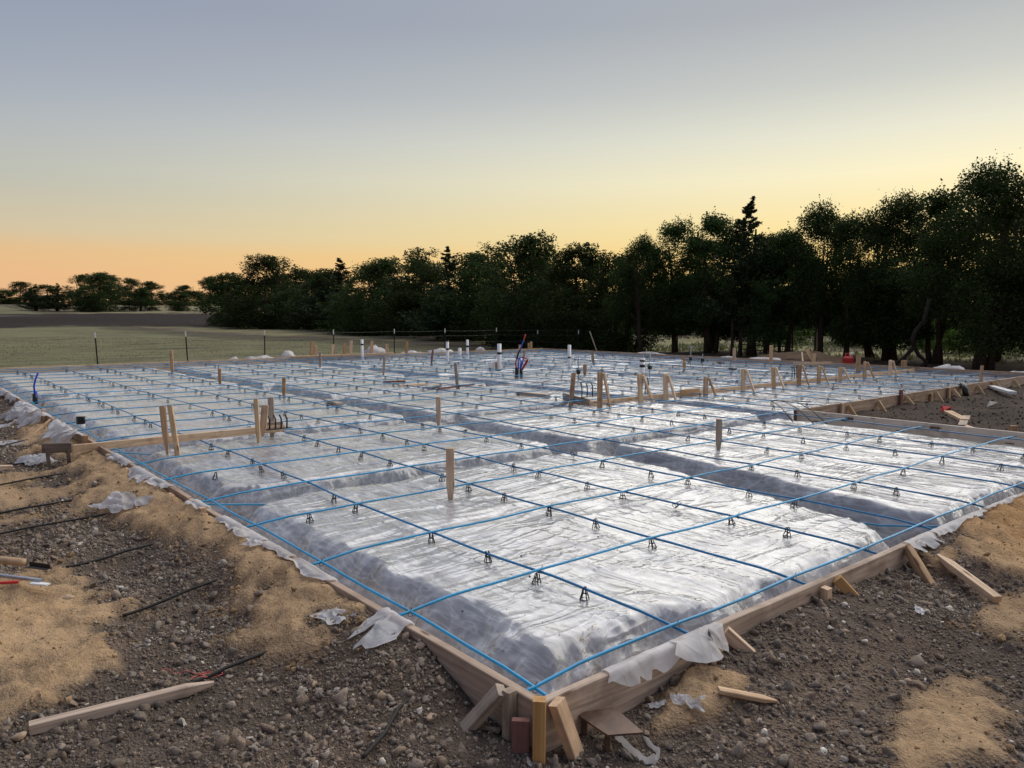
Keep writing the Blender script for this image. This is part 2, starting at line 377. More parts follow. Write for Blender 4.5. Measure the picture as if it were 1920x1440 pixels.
def leaf_mat(name, col, col2, tr=.35):
    m, t, p = new_mat(name); g = N(t, 'ShaderNodeNewGeometry'); oi = N(t, 'ShaderNodeObjectInfo'); tc = N(t, 'ShaderNodeTexCoord')
    n = noise_node(t, tc.outputs['Object'], .9, 3, .6)
    f = MATH(t, 'ADD', MATH(t, 'MULTIPLY', g.outputs['Random Per Island'], .5), MATH(t, 'MULTIPLY', n.outputs[0], .5))
    c = RAMP(t, f, [(.25, col), (.75, col2)])
    hs = N(t, 'ShaderNodeHueSaturation'); L(t, c, hs.inputs['Color']); L(t, MATH(t, 'ADD', MATH(t, 'MULTIPLY', oi.outputs['Random'], .5), .75), hs.inputs['Value'])
    L(t, MATH(t, 'ADD', MATH(t, 'MULTIPLY', oi.outputs['Random'], .04), .48), hs.inputs['Hue'])
    L(t, hs.outputs[0], p.inputs['Base Color']); setp(p, rough=.75, spec=.08)
    out = [n_ for n_ in t.nodes if n_.type == 'OUTPUT_MATERIAL'][0]
    trn = N(t, 'ShaderNodeBsdfTranslucent'); L(t, hs.outputs[0], trn.inputs[0])
    mx = N(t, 'ShaderNodeMixShader'); mx.inputs[0].default_value = tr
    L(t, p.outputs[0], mx.inputs[1]); L(t, trn.outputs[0], mx.inputs[2]); L(t, mx.outputs[0], out.inputs[0])
    return m
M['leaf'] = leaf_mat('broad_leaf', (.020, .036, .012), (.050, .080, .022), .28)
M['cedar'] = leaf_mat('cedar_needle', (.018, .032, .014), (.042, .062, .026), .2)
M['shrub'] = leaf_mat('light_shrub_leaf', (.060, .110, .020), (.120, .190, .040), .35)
M['grass'] = leaf_mat('grass_blade', (.11, .125, .055), (.17, .18, .085), .3)

# ------------------------------------------------------------------ lumber
def beam(name, p0, p1, th, wd, mat, up=(0, 0, 1), parent=None, point=0.0, warp=.0015, ch=.0025, segs=None):
    """a stick of lumber from p0 to p1: local x = length, local z = up; th across, wd along up"""
    p0 = Vector(p0); p1 = Vector(p1); x = (p1-p0); ln = x.length; x.normalize()
    up = Vector(up); z = (up - x*up.dot(x))
    if z.length < 1e-4: z = Vector((1, 0, 0)) - x*x.x
    z.normalize(); y = z.cross(x)
    segs = segs or max(1, int(ln/.5)); b = MB(); hy, hz = th/2, wd/2; c = min(ch, th*.2)
    prof = [(-hy+c, -hz), (hy-c, -hz), (hy, -hz+c), (hy, hz-c), (hy-c, hz), (-hy+c, hz), (-hy, hz-c), (-hy, -hz+c)]
    rings = [(-ln/2, 1.0 if not point else .35)] + ([(-ln/2+point, 1.0)] if point else [])
    rings += [(-ln/2+ln*i/segs, 1.0) for i in range(1, segs+1) if -ln/2+ln*i/segs > -ln/2+point+1e-3]
    vs = []
    for i, (xx, k) in enumerate(rings):
        oy, oz = (random.uniform(-warp, warp), random.uniform(-warp, warp)) if 0 < i < len(rings)-1 else (0, 0)
        sk = random.uniform(-.002, .002) if i in (0, len(rings)-1) else 0
        for (py, pz) in prof: vs.append((xx+sk*(py/hy), py*k+oy, pz*k+oz))
    fs = [tuple(range(8))[::-1]]
    for i in range(len(rings)-1):
        for k in range(8): fs.append((i*8+k, i*8+(k+1) % 8, (i+1)*8+(k+1) % 8, (i+1)*8+k))
    e = (len(rings)-1)*8; fs.append(tuple(e+k for k in range(8)))
    b.add(vs, fs); o = b.build(name, mat, None)
    c = (p0+p1)/2
    mw = Matrix(((x.x, y.x, z.x, c.x), (x.y, y.y, z.y, c.y), (x.z, y.z, z.z, c.z), (0, 0, 0, 1)))
    if parent is not None: o.parent = parent; o.matrix_local = parent_inv(parent) @ mw
    else: o.matrix_world = mw
    return o
def parent_inv(p):
    return (Matrix.Translation(p.location) @ p.rotation_euler.to_matrix().to_4x4()).inverted()

# ------------------------------------------------------------------ plan of the slab
U1, VN, U2, V2 = 8.08, 3.72, 18.40, 20.40
def inside(u, v): return (u > 0) & (v > 0) & (u < U2) & (v < V2) & ~((u > U1) & (v < VN))
def ci(x, pts):
    return np.interp(x, [p[0] for p in pts], [p[1] for p in pts])
PL = [(-1, -.19), (0, -.175), (.30, -.165), (.50, -.10), (.66, -.035), (1.0, -.02), (1.3, -.04), (3, -.05), (6, -.07), (8, -.12), (12, -.10), (20, -.16)]
PR = [(-1, -.19), (0, -.18), (.5, -.165), (.8, -.11), (1.2, -.075), (2, -.075), (2.5, -.10), (2.72, -.13), (3.0, -.045), (3.5, -.018), (5, -.015), (7.6, -.04)]
def sand_mask(u, v):
    n = fbm(u*2.3, v*2.3, 6, 3, .62)*.5
    berm = (1-sstep(.26, .50, -u+n*.34-.10*np.sin(v*1.7)))*sstep(.9, 1.35, v+n*.6)*(1-sstep(9.5, 12, v))*(u < .02)
    q = np.sqrt(((u+1.28)/.50)**2+((v-2.45)/.95)**2); patch = 1-sstep(.60, 1.10, q+n*.75)
    q = np.sqrt(((u+1.05)/.55)**2+((v-5.9)/1.3)**2); patch2 = (1-sstep(.6, 1.1, q+n*.9))*.7
    q = np.sqrt(((u-1.25)/.55)**2+((v+.82)/.16)**2); p3 = (1-sstep(.35, 1.2, q+n*1.0))*.9
    q = np.sqrt(((u-.62)/.20)**2+((v+.20)/.13)**2); p4 = (1-sstep(.6, 1.15, q+n*.9))*.85
    q = np.sqrt(((u-4.3)/1.35)**2+((v+.30)/.40)**2); p5 = 1-sstep(.7, 1.1, q+n*.7)
    q = np.sqrt(((u-2.6)/.5)**2+((v+.62)/.16)**2); p6 = (1-sstep(.6, 1.1, q+n*.9))*.7
    return np.clip(np.maximum.reduce([berm, patch, patch2, p3, p4, p5, p6]), 0, 1)
def ground_h(u, v, fine=True):
    u = np.asarray(u, float); v = np.asarray(v, float)
    b = np.full_like(u, -.20)
    f1 = sstep(20.6, 28, v); f2 = sstep(18.6, 25, u); f3 = sstep(3, 14, -u); f4 = sstep(4, 16, -v)
    b = b-.62*f1-.30*f2*(1-f1)-.3*np.maximum(f3, f4)*(1-f1)
    # profiles beside the forms
    nz = fbm(u*1.7, v*1.7, 3, 9)*.5
    dl = np.where((u < 0), -u, 99.); dr = np.where(v < 0, -v, 99.)
    wl = (1-sstep(.03, .62+.15*nz, dl))*(1-sstep(.0, .5, -v)); wr = (1-sstep(.03, .75+.15*nz, dr))*(1-sstep(0, .5, -u))*(1-sstep(U1, U1+1.0, u))
    z = b+(ci(v, PL)-b)*wl*(u < 0.5)*(v < V2)
    z = np.where((v < 0) & (u > -.02), b+(ci(u, PR)-b)*wr, z)
    # the rear sides and the notch
    do = np.maximum(np.maximum(v-V2, 0), np.maximum(u-U2, 0))
    far = (v > V2-.05) | (u > U2-.05)
    z = np.where(far, b+(-.17-b)*(1-sstep(0, 1.6, do)), z)
    notch = (u > U1) & (v < VN) & (u < U2) & (v > -1)
    dn = np.minimum(u-U1, VN-v)
    z = np.where(notch, -.24+.10*(1-sstep(0, .8, dn))*(fbm(u*1.3, v*1.3, 2, 5)*.5+.6), z)
    # land beyond: falls slightly, then a low rise
    rise = np.interp(v, [120, 135, 163, 250, 700, 3000], [0, 0, 2.05, 4.75, 6.0, 9.0])
    z = z+rise
    if fine:
        near = 1-sstep(8, 30, np.hypot(u+1.7, v+1.9)); off = np.clip(np.minimum(np.hypot(np.maximum(-u, 0), np.maximum(-v, 0))/.08, 1), .25, 1)
        sm = sand_mask(u, v)
        rough = fbm(u*5.5, v*5.5, 4, 21)*.016+fbm(u*1.6, v*1.6, 2, 31)*.020+fbm(u*22, v*22, 2, 23)*.004*near
        lumps = (ridge(u*3.2+nz, v*4.2, 41)*.024+ridge(u*9+nz*2, v*12, 43)*.013+np.maximum(fbm(u*13, v*13, 2, 47), 0)*.020+.016)*sm
        z = z+(rough+lumps)*(.25+.75*near)*off
        z = z+fbm(u*.05, v*.05, 3, 51)*.25*sstep(26, 60, np.hypot(u-9, v-10))
    return z
def gz(u, v): return float(ground_h(np.array([u]), np.array([v]))[0])

CLAY = np.array((.128, .098, .075)); SAND = np.array((.445, .30, .17)); ORANGE = np.array((.42, .25, .115))
FIELD = np.array((.148, .143, .078)); PLOW = np.array((.026, .019, .016)); DRY = np.array((.20, .185, .095)); TRACK = np.array((.105, .078, .060))
def soil_colour(u, v):
    sm = sand_mask(u, v)[..., None]
    n = (fbm(u*.6, v*.6, 3, 71)*.5)[..., None]
    sandc = SAND+(ORANGE-SAND)*np.clip(sstep(2.6, 4.2, u)+.3*fbm(u*3, v*3, 3, 5), 0, 1)[..., None]
    tint = CLAY*(1+.45*n)+np.array((.05, .032, .018))*np.clip(fbm(u*1.1, v*1.1, 4, 77), 0, 1)[..., None]
    c = tint*(1-sm)+sandc*sm
    g = np.zeros(u.shape)
    jit = fbm(u*.25, v*.25, 4, 81)
    f = sstep(23.2, 24.8, v+jit*1.2)*sstep(30, 26, u+jit*1.5); f = f*(1-sstep(-14, -8, -v)*0)
    # darker strip of soil under the trees
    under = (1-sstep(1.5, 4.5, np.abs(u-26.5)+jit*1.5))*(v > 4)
    c = c*(1-f[..., None])+FIELD*(1+.12*n)*f[..., None]; g = np.maximum(g, f)
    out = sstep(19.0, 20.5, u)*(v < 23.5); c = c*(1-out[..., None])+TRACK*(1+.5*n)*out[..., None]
    dry = sstep(28.5, 32, u+jit*1.5)*sstep(-.35, .05, fbm(u*.09, v*.3, 4, 91)); c = c*(1-dry[..., None])+DRY*(1+.3*n)*dry[..., None]; g = np.maximum(g, dry)
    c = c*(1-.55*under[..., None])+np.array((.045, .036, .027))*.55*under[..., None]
    pl = sstep(132, 138, v+jit*3)*(1-sstep(166, 172, v+jit*4)); streak = np.exp(-((v-160-.05*u)/.5)**2)*sstep(95, 80, u)
    c = c*(1-pl[..., None])+(PLOW*(1-streak[..., None])+np.array((.26, .23, .21))*streak[..., None])*pl[..., None]; g = g*(1-pl)
    nt = (u > U1)*(v < VN)*(u < U2)*sstep(-6, -1, v); c = c*(1-.75*nt[..., None])+np.array((.075, .058, .045))*(1+.5*n)*.75*nt[..., None]
    lt = (u < -1.8)*sstep(1.8, 3.5, -u)*(1-f)*(1-pl); c = c*(1-.5*lt[..., None])+np.array((.20, .16, .115))*.5*lt[..., None]
    return np.clip(c, 0, 1), g

def axis(stops):
    out = [stops[0][0]]
    for (a, s0), (b, s1) in zip(stops[:-1], stops[1:]):
        x = a
        while True:
            st = s0+(s1-s0)*((x-a)/(b-a)); x += st
            if x >= b-st*.35: break
            out.append(x)
        out.append(b)
    return np.array(out)
def grid_mesh(name, us, vs, zf, keep):
    Ug, Vg = np.meshgrid(us, vs, indexing='ij'); Z = zf(Ug, Vg)
    nu, nv = Ug.shape; idx = np.arange(nu*nv).reshape(nu, nv)
    F = np.stack([idx[:-1, :-1], idx[1:, :-1], idx[1:, 1:], idx[:-1, 1:]], -1).reshape(-1, 4)
    cu = ((us[:-1]+us[1:])/2)[:, None]*np.ones(nv-1)[None]; cv = ((vs[:-1]+vs[1:])/2)[None]*np.ones(nu-1)[:, None]
    F = F[keep(cu.ravel(), cv.ravel())]
    used = np.unique(F); remap = np.full(nu*nv, -1); remap[used] = np.arange(len(used))
    V = np.stack([Ug.ravel(), Vg.ravel(), Z.ravel()], 1)[used]
    return V, remap[F]
def build_ground():
    e = .02
    us = axis([(-3000, 700), (-400, 90), (-60, 10), (-10, .5), (-2.6, .06), (-1.7, .024), (-e, .020), (1.5, .030), (4, .05), (U1+e, .09), (U2+e, .26), (24, .4), (60, 2.5), (200, 12), (1000, 120), (3000, 500)])
    vs = axis([(-3000, 700), (-400, 90), (-60, 10), (-10, .5), (-2.2, .06), (-1.3, .022), (-e, .018), (1.5, .024), (VN-e, .04), (9, .075), (V2+e, .14), (30, .4), (60, 1.5), (130, 3.5), (180, 3), (300, 15), (1000, 90), (3000, 500)])
    keep = lambda u, v: ~inside_in(u, v)
    def inside_in(u, v): return (u > -e) & (v > -e) & (u < U2+e) & (v < V2+e) & ~((u > U1+e) & (v < VN-e))
    V, F = grid_mesh('ground', us, vs, ground_h, keep)
    me = np_mesh('ground', V, F, True)
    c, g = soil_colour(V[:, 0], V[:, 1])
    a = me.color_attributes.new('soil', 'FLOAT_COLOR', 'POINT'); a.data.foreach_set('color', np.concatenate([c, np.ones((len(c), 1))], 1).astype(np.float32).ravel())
    a = me.attributes.new('sandy', 'FLOAT', 'POINT'); a.data.foreach_set('value', np.maximum(sand_mask(V[:, 0], V[:, 1]), g).astype(np.float32))
    a = me.attributes.new('grassy', 'FLOAT', 'POINT'); a.data.foreach_set('value', g.astype(np.float32))
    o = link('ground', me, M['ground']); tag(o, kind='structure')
build_ground()

# ------------------------------------------------------------------ plastic sheet over pads and beam trenches
TR_U = [(3.98, 0, 8.2, .37), (6.95, 0, U2, .56), (13.4, 0, 8.2, .46), (10.35, 4.2, 12.3, .40), (16.7, 3.9, U2, .40), (12.9, 8.2, U2, .38)]   # run along x: (y, x0, x1, width)
TR_V = [(4.2, -1, V2, .44), (8.25, VN, V2, .46), (12.3, 6.9, V2, .42), (15.6, 6.9, 17, .40)]
def pad_edge(u, v):
    """distance inside a pad from its nearest trench edge (negative = in a trench)"""
    n = fbm(u*2.2, v*2.2, 3, 101)*.035+fbm(u*.7, v*.7, 2, 111)*.03
    d = np.minimum.reduce([(u-.36)*.52, (v-.34+.08*sstep(.5, 1.5, u))*.58, U2-.34-u, V2-.34-v])
    dn = np.maximum(np.minimum(u-(U1-.26), 9), -9); dm = (VN+.30)-v
    d = np.minimum(d, -np.minimum(dn, dm))
    for (c, a, b, w) in TR_U:
        dd = np.abs(v-c)-w/2-.20*np.exp(-((u-.25)/.38)**2); ends = np.maximum(a-u, u-b)
        d = np.minimum(d, np.where(ends > 0, np.maximum(dd, ends), dd))
    for (c, a, b, w) in TR_V:
        cc = c-.48*(1-sstep(0, 3.3, v)) if c == 4.2 else c
        dd = np.abs(u-cc)-w/2-.12*np.exp(-((v-.2)/.30)**2); ends = np.maximum(a-v, v-b)
        d = np.minimum(d, np.where(ends > 0, np.maximum(dd, ends), dd))
    return d+n
def sheet_h(u, v, base=False):
    d = pad_edge(u, v)
    # pad corners are rounded: soften with neighbours along the diagonals
    d = np.minimum(d, (pad_edge(u+.12, v+.12)+pad_edge(u-.12, v-.12)+pad_edge(u+.12, v-.12)+pad_edge(u-.12, v+.12))/4+.05)
    k = sstep(-.11, .07, d)
    z = -.58+(.58-.112)*k+.012*fbm(u*.8, v*.8, 2, 121)+.010*noise2(u*2.2, v*2.2, 125)
    if base: return z-.022
    # draped wrinkles
    far = np.hypot(u+1.7, v+1.9); fa = 1-.55*sstep(8, 22, far)
    su, sv = u+.10*noise2(u*1.5, v*1.5, 131), v+.10*noise2(u*1.5, v*1.5, 132)
    rp = lambda x, y, sd: np.clip(ridge(x, y, sd), 0, 1)**3
    wv = rp(su*4.2+.8*sv, sv*.5, 141)*.014+rp(su*7.5+1.5*sv, sv*.9, 142)*.007
    wu = rp(su*.6-.3*sv, sv*3.6, 143)*.013+rp(su*1.1, sv*7.5-1.2*su, 144)*.007
    mixn = sstep(-.35, .35, noise2(u*.55, v*.55, 151)+.25*np.tanh((u-2.2)*1.2))
    fine = (rp(su*14+3*sv, sv*3, 161)*mixn+rp(su*3.2-4*sv, sv*14, 162)*(1-mixn))*.0016
    slope = 1-np.abs(2*k-1)
    wr = wv*mixn+wu*(1-mixn)
    # folds that run down the sides of the pads
    edge_u = np.minimum(u, np.abs(u-4.1)); fold = np.where(edge_u < .5, ridge(u*2, v*9+noise2(u*3, v*3, 171), 172), ridge(u*9+noise2(u*3, v*3, 173), v*2, 174))
    z = z+(wr*.8+fine)*fa*(1-.35*slope)+slope*.020*fold**2*fa
    # the film turns up against the forms
    de = np.minimum(u, v)
    up = 1-sstep(.004, .05, de)
    df = np.minimum.reduce([U2-u, V2-v, np.maximum(U1-u, v-VN)]); lo = 1-sstep(.0, .22, df); z = z*(1-lo)+(-.262+.01*fold)*lo
    z = z*(1-up)+(-.035)*up
    return z
def sz(u, v): return float(sheet_h(np.array([u]), np.array([v]))[0])
def build_sheet():
    us = axis([(.004, .008), (.06, .016), (1.5, .018), (4.3, .027), (U1-.05, .045), (U1-.004, .014), (U1+.3, .06), (U2-.06, .11), (U2-.004, .02)])
    vs = axis([(.004, .008), (.06, .016), (1.8, .019), (4.3, .028), (8, .05), (V2-.06, .12), (V2-.004, .02)])
    vs = np.unique(np.concatenate([vs[(vs < VN-.06) | (vs > VN+.1)], [VN-.05, VN-.02, VN+.004, VN+.015, VN+.03, VN+.05, VN+.08]]))
    keep = lambda u, v: ~((u > U1-.004) & (v < VN+.004))
    V, F = grid_mesh('sheet', us, vs, sheet_h, keep)
    o = link('plastic_sheet', np_mesh('plastic_sheet', V, F, True), M['film'])
    tag(o, 'huge clear wrinkled plastic vapour barrier sheet draped over foundation pads and trenches', 'plastic sheet')
build_sheet()
def build_pads():
    us = axis([(.0, .03), (2, .035), (4.6, .05), (U1, .08), (U2, .16)]); vs = axis([(.0, .03), (2, .035), (4.6, .05), (8, .08), (V2, .18)])
    V, F = grid_mesh('pads', us, vs, lambda u, v: sheet_h(u, v, True), lambda u, v: ~((u > U1) & (v < VN)))
    me = np_mesh('pads', V, F, True)
    n = fbm(V[:, 0]*1.5, V[:, 1]*1.5, 4, 7)[:, None]; c = np.clip(np.array((.20, .17, .14))*(1+.35*n), .05, .5)
    a = me.color_attributes.new('soil', 'FLOAT_COLOR', 'POINT'); a.data.foreach_set('color', np.concatenate([c, np.ones((len(c), 1))], 1).astype(np.float32).ravel())
    tag(link('earth_pads', me, M['clods']), kind='structure')
build_pads()

ORD = ['first', 'second', 'third', 'fourth', 'fifth', 'sixth', 'seventh', 'eighth', 'ninth', 'tenth', 'eleventh', 'twelfth', 'thirteenth', 'fourteenth', 'fifteenth', 'sixteenth', 'seventeenth', 'eighteenth', 'nineteenth', 'twentieth', 'twenty first', 'twenty second', 'twenty third', 'twenty fourth', 'twenty fifth', 'twenty sixth']

# ------------------------------------------------------------------ form boards
BT = .038; BH = .286
def form_run(a, b, breaks, outward, labels, mat=None, group='form boards around the slab'):
    """boards end to end along a straight side from a to b (inner top edge), outward = unit normal"""
    a = Vector(a).to_3d(); b = Vector(b).to_3d(); n = Vector(outward).to_3d(); t = (b-a).normalized(); ln = (b-a).length
    cuts = [0]+list(breaks)+[ln]
    for i in range(len(cuts)-1):
        p = a+t*(cuts[i]+.001)+n*BT/2; q = a+t*(cuts[i+1]-.001)+n*BT/2
        j0, j1 = random.uniform(-.006, .004), random.uniform(-.006, .004)
        p.z = -BH/2+j0; q.z = -BH/2+j1
        o = beam('form_board', p, q, BT, BH, mat or M['form'], warp=.003, ch=.003)
        tag(o, labels[i], 'form board', group)
        if n.x > .5 and a.x < U1+.1 and a.x > U1-.1:
            for k in range(9): MB().tube([(-1.6+k*.4+random.uniform(-.1, .1), BT/2-.001, (-.07, .06, .01)[k % 3]), (-1.6+k*.4, BT/2+.004, (-.07, .06, .01)[k % 3])], .007, 6).build('nail_head', M['rust'], o)
form_run((0, 0), (0, V2+BT), [3.72, 8.52, 13.4, 18.2], (-1, 0), [
    'weathered form board running back from the near corner on the left side',
    'left side form board, second one back from the near corner',
    'left side form board, third from the near corner, behind the white plastic bundle',
    'left side form board, fourth from the near corner, at the left picture edge',
    'short left side form board, fifth and last from the near corner'])
form_run((-BT, 0), (U1+BT, 0), [2.80, 6.05], (0, -1), [
    'weathered form board running right from the near corner, caked with dirt on top',
    'right side form board behind the orange sand mound',
    'short right side form board ending at the notch'])
form_run((0, V2), (U2, V2), [4.9, 9.8, 14.6], (0, 1), [
    'far left form board in front of the pasture, leftmost of the row', 'form board along the far side, second from the left picture edge',
    'form board along the far side, third from the left picture edge', 'form board along the far side, ending at the far corner'], M['lumber'])
form_run((U2, VN), (U2, V2+BT), [4.8, 9.7, 14.4], (1, 0), [
    'form board below the big tree at the right picture edge', 'form board along the tree side, second from the right picture edge',
    'form board along the tree side, third from the right picture edge', 'form board along the tree side, ending at the far corner'])
form_run((U1, 0), (U1, VN-.0), [], (1, 0), ['long grey form board facing the camera at the notch, dotted with nail heads'], M['form_grey'])
form_run((U1+.002, VN), (U2, VN), [3.6, 7.7], (0, -1), ['form board along the bare soil, nearest to the notch corner', 'middle form board along the bare soil beyond the notch', 'form board along the bare soil, far end at the right'])
# second plank laid flat beside the right-hand form, top end in view
tag(beam('plank', (4.35, -.085, -.03), (6.6, -.09, -.02), .09, .038, M['form']), 'extra plank lying alongside the right form board at the picture edge', 'plank')

# ------------------------------------------------------------------ clods of clay (uncountable)
def ico(sub):
    bm = bmesh.new(); bmesh.ops.create_icosphere(bm, subdivisions=sub, radius=1.0)
    V = np.array([v.co[:] for v in bm.verts]); F = np.array([[v.index for v in f.verts] for f in bm.faces]); bm.free(); return V, F
def lumpy(V, seed, amp=.28):
    r = np.random.default_rng(seed); W = V.copy()
    for _ in range(11):                      # knock flat facets off a ball
        n = r.normal(size=3); n /= np.linalg.norm(n); d = r.uniform(.30, .72); s = W@n
        W = W-np.maximum(s-d, 0)[:, None]*n
    W = W*(1+amp*r.normal(size=(len(W), 1))*.5); W[:, 2] *= r.uniform(.6, .9); W[:, 0] *= r.uniform(.8, 1.2)
    return W
def rots(n, r):
    q = r.normal(size=(n, 4)); q /= np.linalg.norm(q, axis=1)[:, None]; w, x, y, z = q.T
    return np.stack([np.stack([1-2*(y*y+z*z), 2*(x*y-z*w), 2*(x*z+y*w)], -1), np.stack([2*(x*y+z*w), 1-2*(x*x+z*z), 2*(y*z-x*w)], -1), np.stack([2*(x*z-y*w), 2*(y*z+x*w), 1-2*(x*x+y*y)], -1)], 1)
CAMP = np.array((-1.682, -1.867, 1.3)); CAMR = np.array([r[:3] for r in CR[:3]])
def screen(u, v, z):
    q = (np.stack([u, v, z], -1)-CAMP)@CAMR; dep = -q[..., 2]
    return q[..., 0]/dep*1434.8+960, 720-q[..., 1]/dep*1434.8, dep
def scatter(name, variants, pos, size, cols, seed, label, flat=.35):
    r = np.random.default_rng(seed); n = len(pos); pick = r.integers(0, len(variants), n); Vs = []; Fs = []; Cs = []; base = 0
    for k, (BV, BF) in enumerate(variants):
        s = np.where(pick == k)[0]
        if not len(s): continue
        Rm = rots(len(s), r); sc = size[s][:, None]*r.uniform(.75, 1.25, (len(s), 3))
        P = np.einsum('nij,nkj->nki', Rm, BV[None]*sc[:, None, :])+pos[s][:, None, :]
        Vs.append(P.reshape(-1, 3)); Fs.append((BF[None]+(np.arange(len(s))*len(BV))[:, None, None]+base).reshape(-1, 3)); base += len(s)*len(BV)
        Cs.append(np.repeat(cols[s], len(BV), 0))
    me = np_mesh(name, np.concatenate(Vs), np.concatenate(Fs)); C = np.concatenate(Cs)
    a = me.color_attributes.new('soil', 'FLOAT_COLOR', 'POINT'); a.data.foreach_set('color', np.concatenate([C, np.ones((len(C), 1))], 1).astype(np.float32).ravel())
    o = link(name, me, M['clods']); tag(o, label, 'soil', kind='stuff'); return o
def build_clods():
    r = np.random.default_rng(5)
    def cand(n, u0, u1, v0, v1):
        return np.stack([r.uniform(u0, u1, n), r.uniform(v0, v1, n)], 1)
    P = np.concatenate([cand(150000, -3.2, -.045, -1.6, 5.0), cand(80000, -2.4, -.045, 5.0, 14), cand(150000, -.4, 7.8, -2.6, -.045)])
    u, v = P.T; z = ground_h(u, v); x, y, dep = screen(u, v, z)
    ok = (dep > .8) & (x > -420) & (x < 2340) & (y < 1620)
    sm = sand_mask(u, v); keepp = np.where(sm > .5, .07, 1-.85*sm)
    lump = sstep(-.6, .5, fbm(u*1.4, v*1.4, 3, 201)); keepp = keepp*(.45+.55*lump)
    keepp = keepp*np.clip((3.4/dep)**1.2, .10, 1)
    ok &= r.random(len(u)) < keepp*.76
    u, v, z, dep, sm = (a[ok] for a in (u, v, z, dep, sm))
    n = len(u)
    size = .0076*np.exp(r.normal(0, .50, n))*np.clip(dep/3.6, 1, 2.0); size = np.where(r.random(n) < .03, size*2.2, size); size = np.clip(size, .0030, .034)
    size *= np.where(sm > .4, .7, 1)
    z = z+size*.05
    base = np.array((.232, .183, .142)); col = base*(1+.17*r.normal(size=(n, 1)))*(1+.25*fbm(u*1.3, v*1.3, 3, 7)[:, None])
    warm = r.random(n)[:, None]; col = col*(1+np.array((.14, 0, -.14))*(warm-.5))
    grey = r.random(n) < .10; col[grey] = np.array((.275, .23, .185))*(1+.15*r.normal(size=(grey.sum(), 1)))
    pale = r.random(n) < .022; col[pale] = np.array((.56, .50, .42))*(1+.2*r.normal(size=(pale.sum(), 1)))
    s_ = sm > .45; col[s_] = SAND*(.85+.2*r.normal(size=(s_.sum(), 1)))
    mx = ((sm > .12) & (sm <= .45) & (r.random(n) < .4)); col[mx] = SAND*.62*(1+.2*r.normal(size=(mx.sum(), 1)))
    col = np.clip(col, .03, .75)
    pos = np.stack([u, v, z], 1)
    V0 = np.array(((1, 0, 0), (-1, 0, 0), (0, 1, 0), (0, -1, 0), (0, 0, 1), (0, 0, -1)), float); F0 = np.array(((0, 2, 4), (2, 1, 4), (1, 3, 4), (3, 0, 4), (2, 0, 5), (1, 2, 5), (3, 1, 5), (0, 3, 5)))
    V1, F1 = ico(1); V2_, F2_ = ico(2)
    big = size/dep > .0056; tiny = size/dep < .0019
    tiny_v = [(V0*np.random.default_rng(500+i).uniform(.6, 1.2, (6, 1)), F0) for i in range(10)]
    small_v = [(lumpy(V1, 300+i, .45), F1) for i in range(12)]; big_v = [(lumpy(V2_, 400+i, .30), F2_) for i in range(14)]
    print('clods', n, 'big', big.sum(), 'tiny', tiny.sum())
    scatter('clay_crumbs', tiny_v, pos[tiny], size[tiny], col[tiny], 1, 'fine dark brown crumbs of clay soil strewn around the forms')
    mid = ~big & ~tiny
    scatter('clay_lumps', small_v, pos[mid], size[mid], col[mid], 7, 'small lumps of brown clay soil covering the foreground')
    scatter('clay_clods', big_v, pos[big], size[big], col[big], 2, 'larger clods of grey brown clay among the crumbs in the foreground')
    # crumbs dropped on the plastic near the corner
    nn = 150; u = 0.3+np.abs(r.normal(0, 1.0, nn)); v = .3+np.abs(r.normal(0, .9, nn)); s = r.uniform(.0015, .0045, nn); s[:5] = .010
    scatter('dirt_crumbs', small_v[:4], np.stack([u, v, sheet_h(u, v)+.002], 1), s, np.tile(np.array((.05, .036, .026)), (nn, 1)), 3, 'small crumbs of dirt lying on the plastic by the near corner')
    # soil lumps in the notch
    nn = 3500; u = r.uniform(U1+.1, U2, nn); v = r.uniform(-1.5, VN-.1, nn); s = .015*np.exp(r.normal(0, .5, nn))
    scatter('soil_lumps', small_v[:6], np.stack([u, v, ground_h(u, v)+s*.3], 1), s, np.clip(np.array((.105, .083, .066))*(1+.35*r.normal(size=(nn, 1))), .03, .4), 4, 'dark soil lumps strewn over the bare notch')
build_clods()
def rock(u, v, r, mat, label, seed, dz=.35):
    V, F = ico(2); W = lumpy(V, seed, .12)*r
    o = link('rock', np_mesh('rock', W, F), M[mat]); o.location = (u, v, gz(u, v)+r*dz); o.rotation_euler = (0, 0, seed)
    tag(o, label, 'rock', 'larger stones lying in the soil'); return o
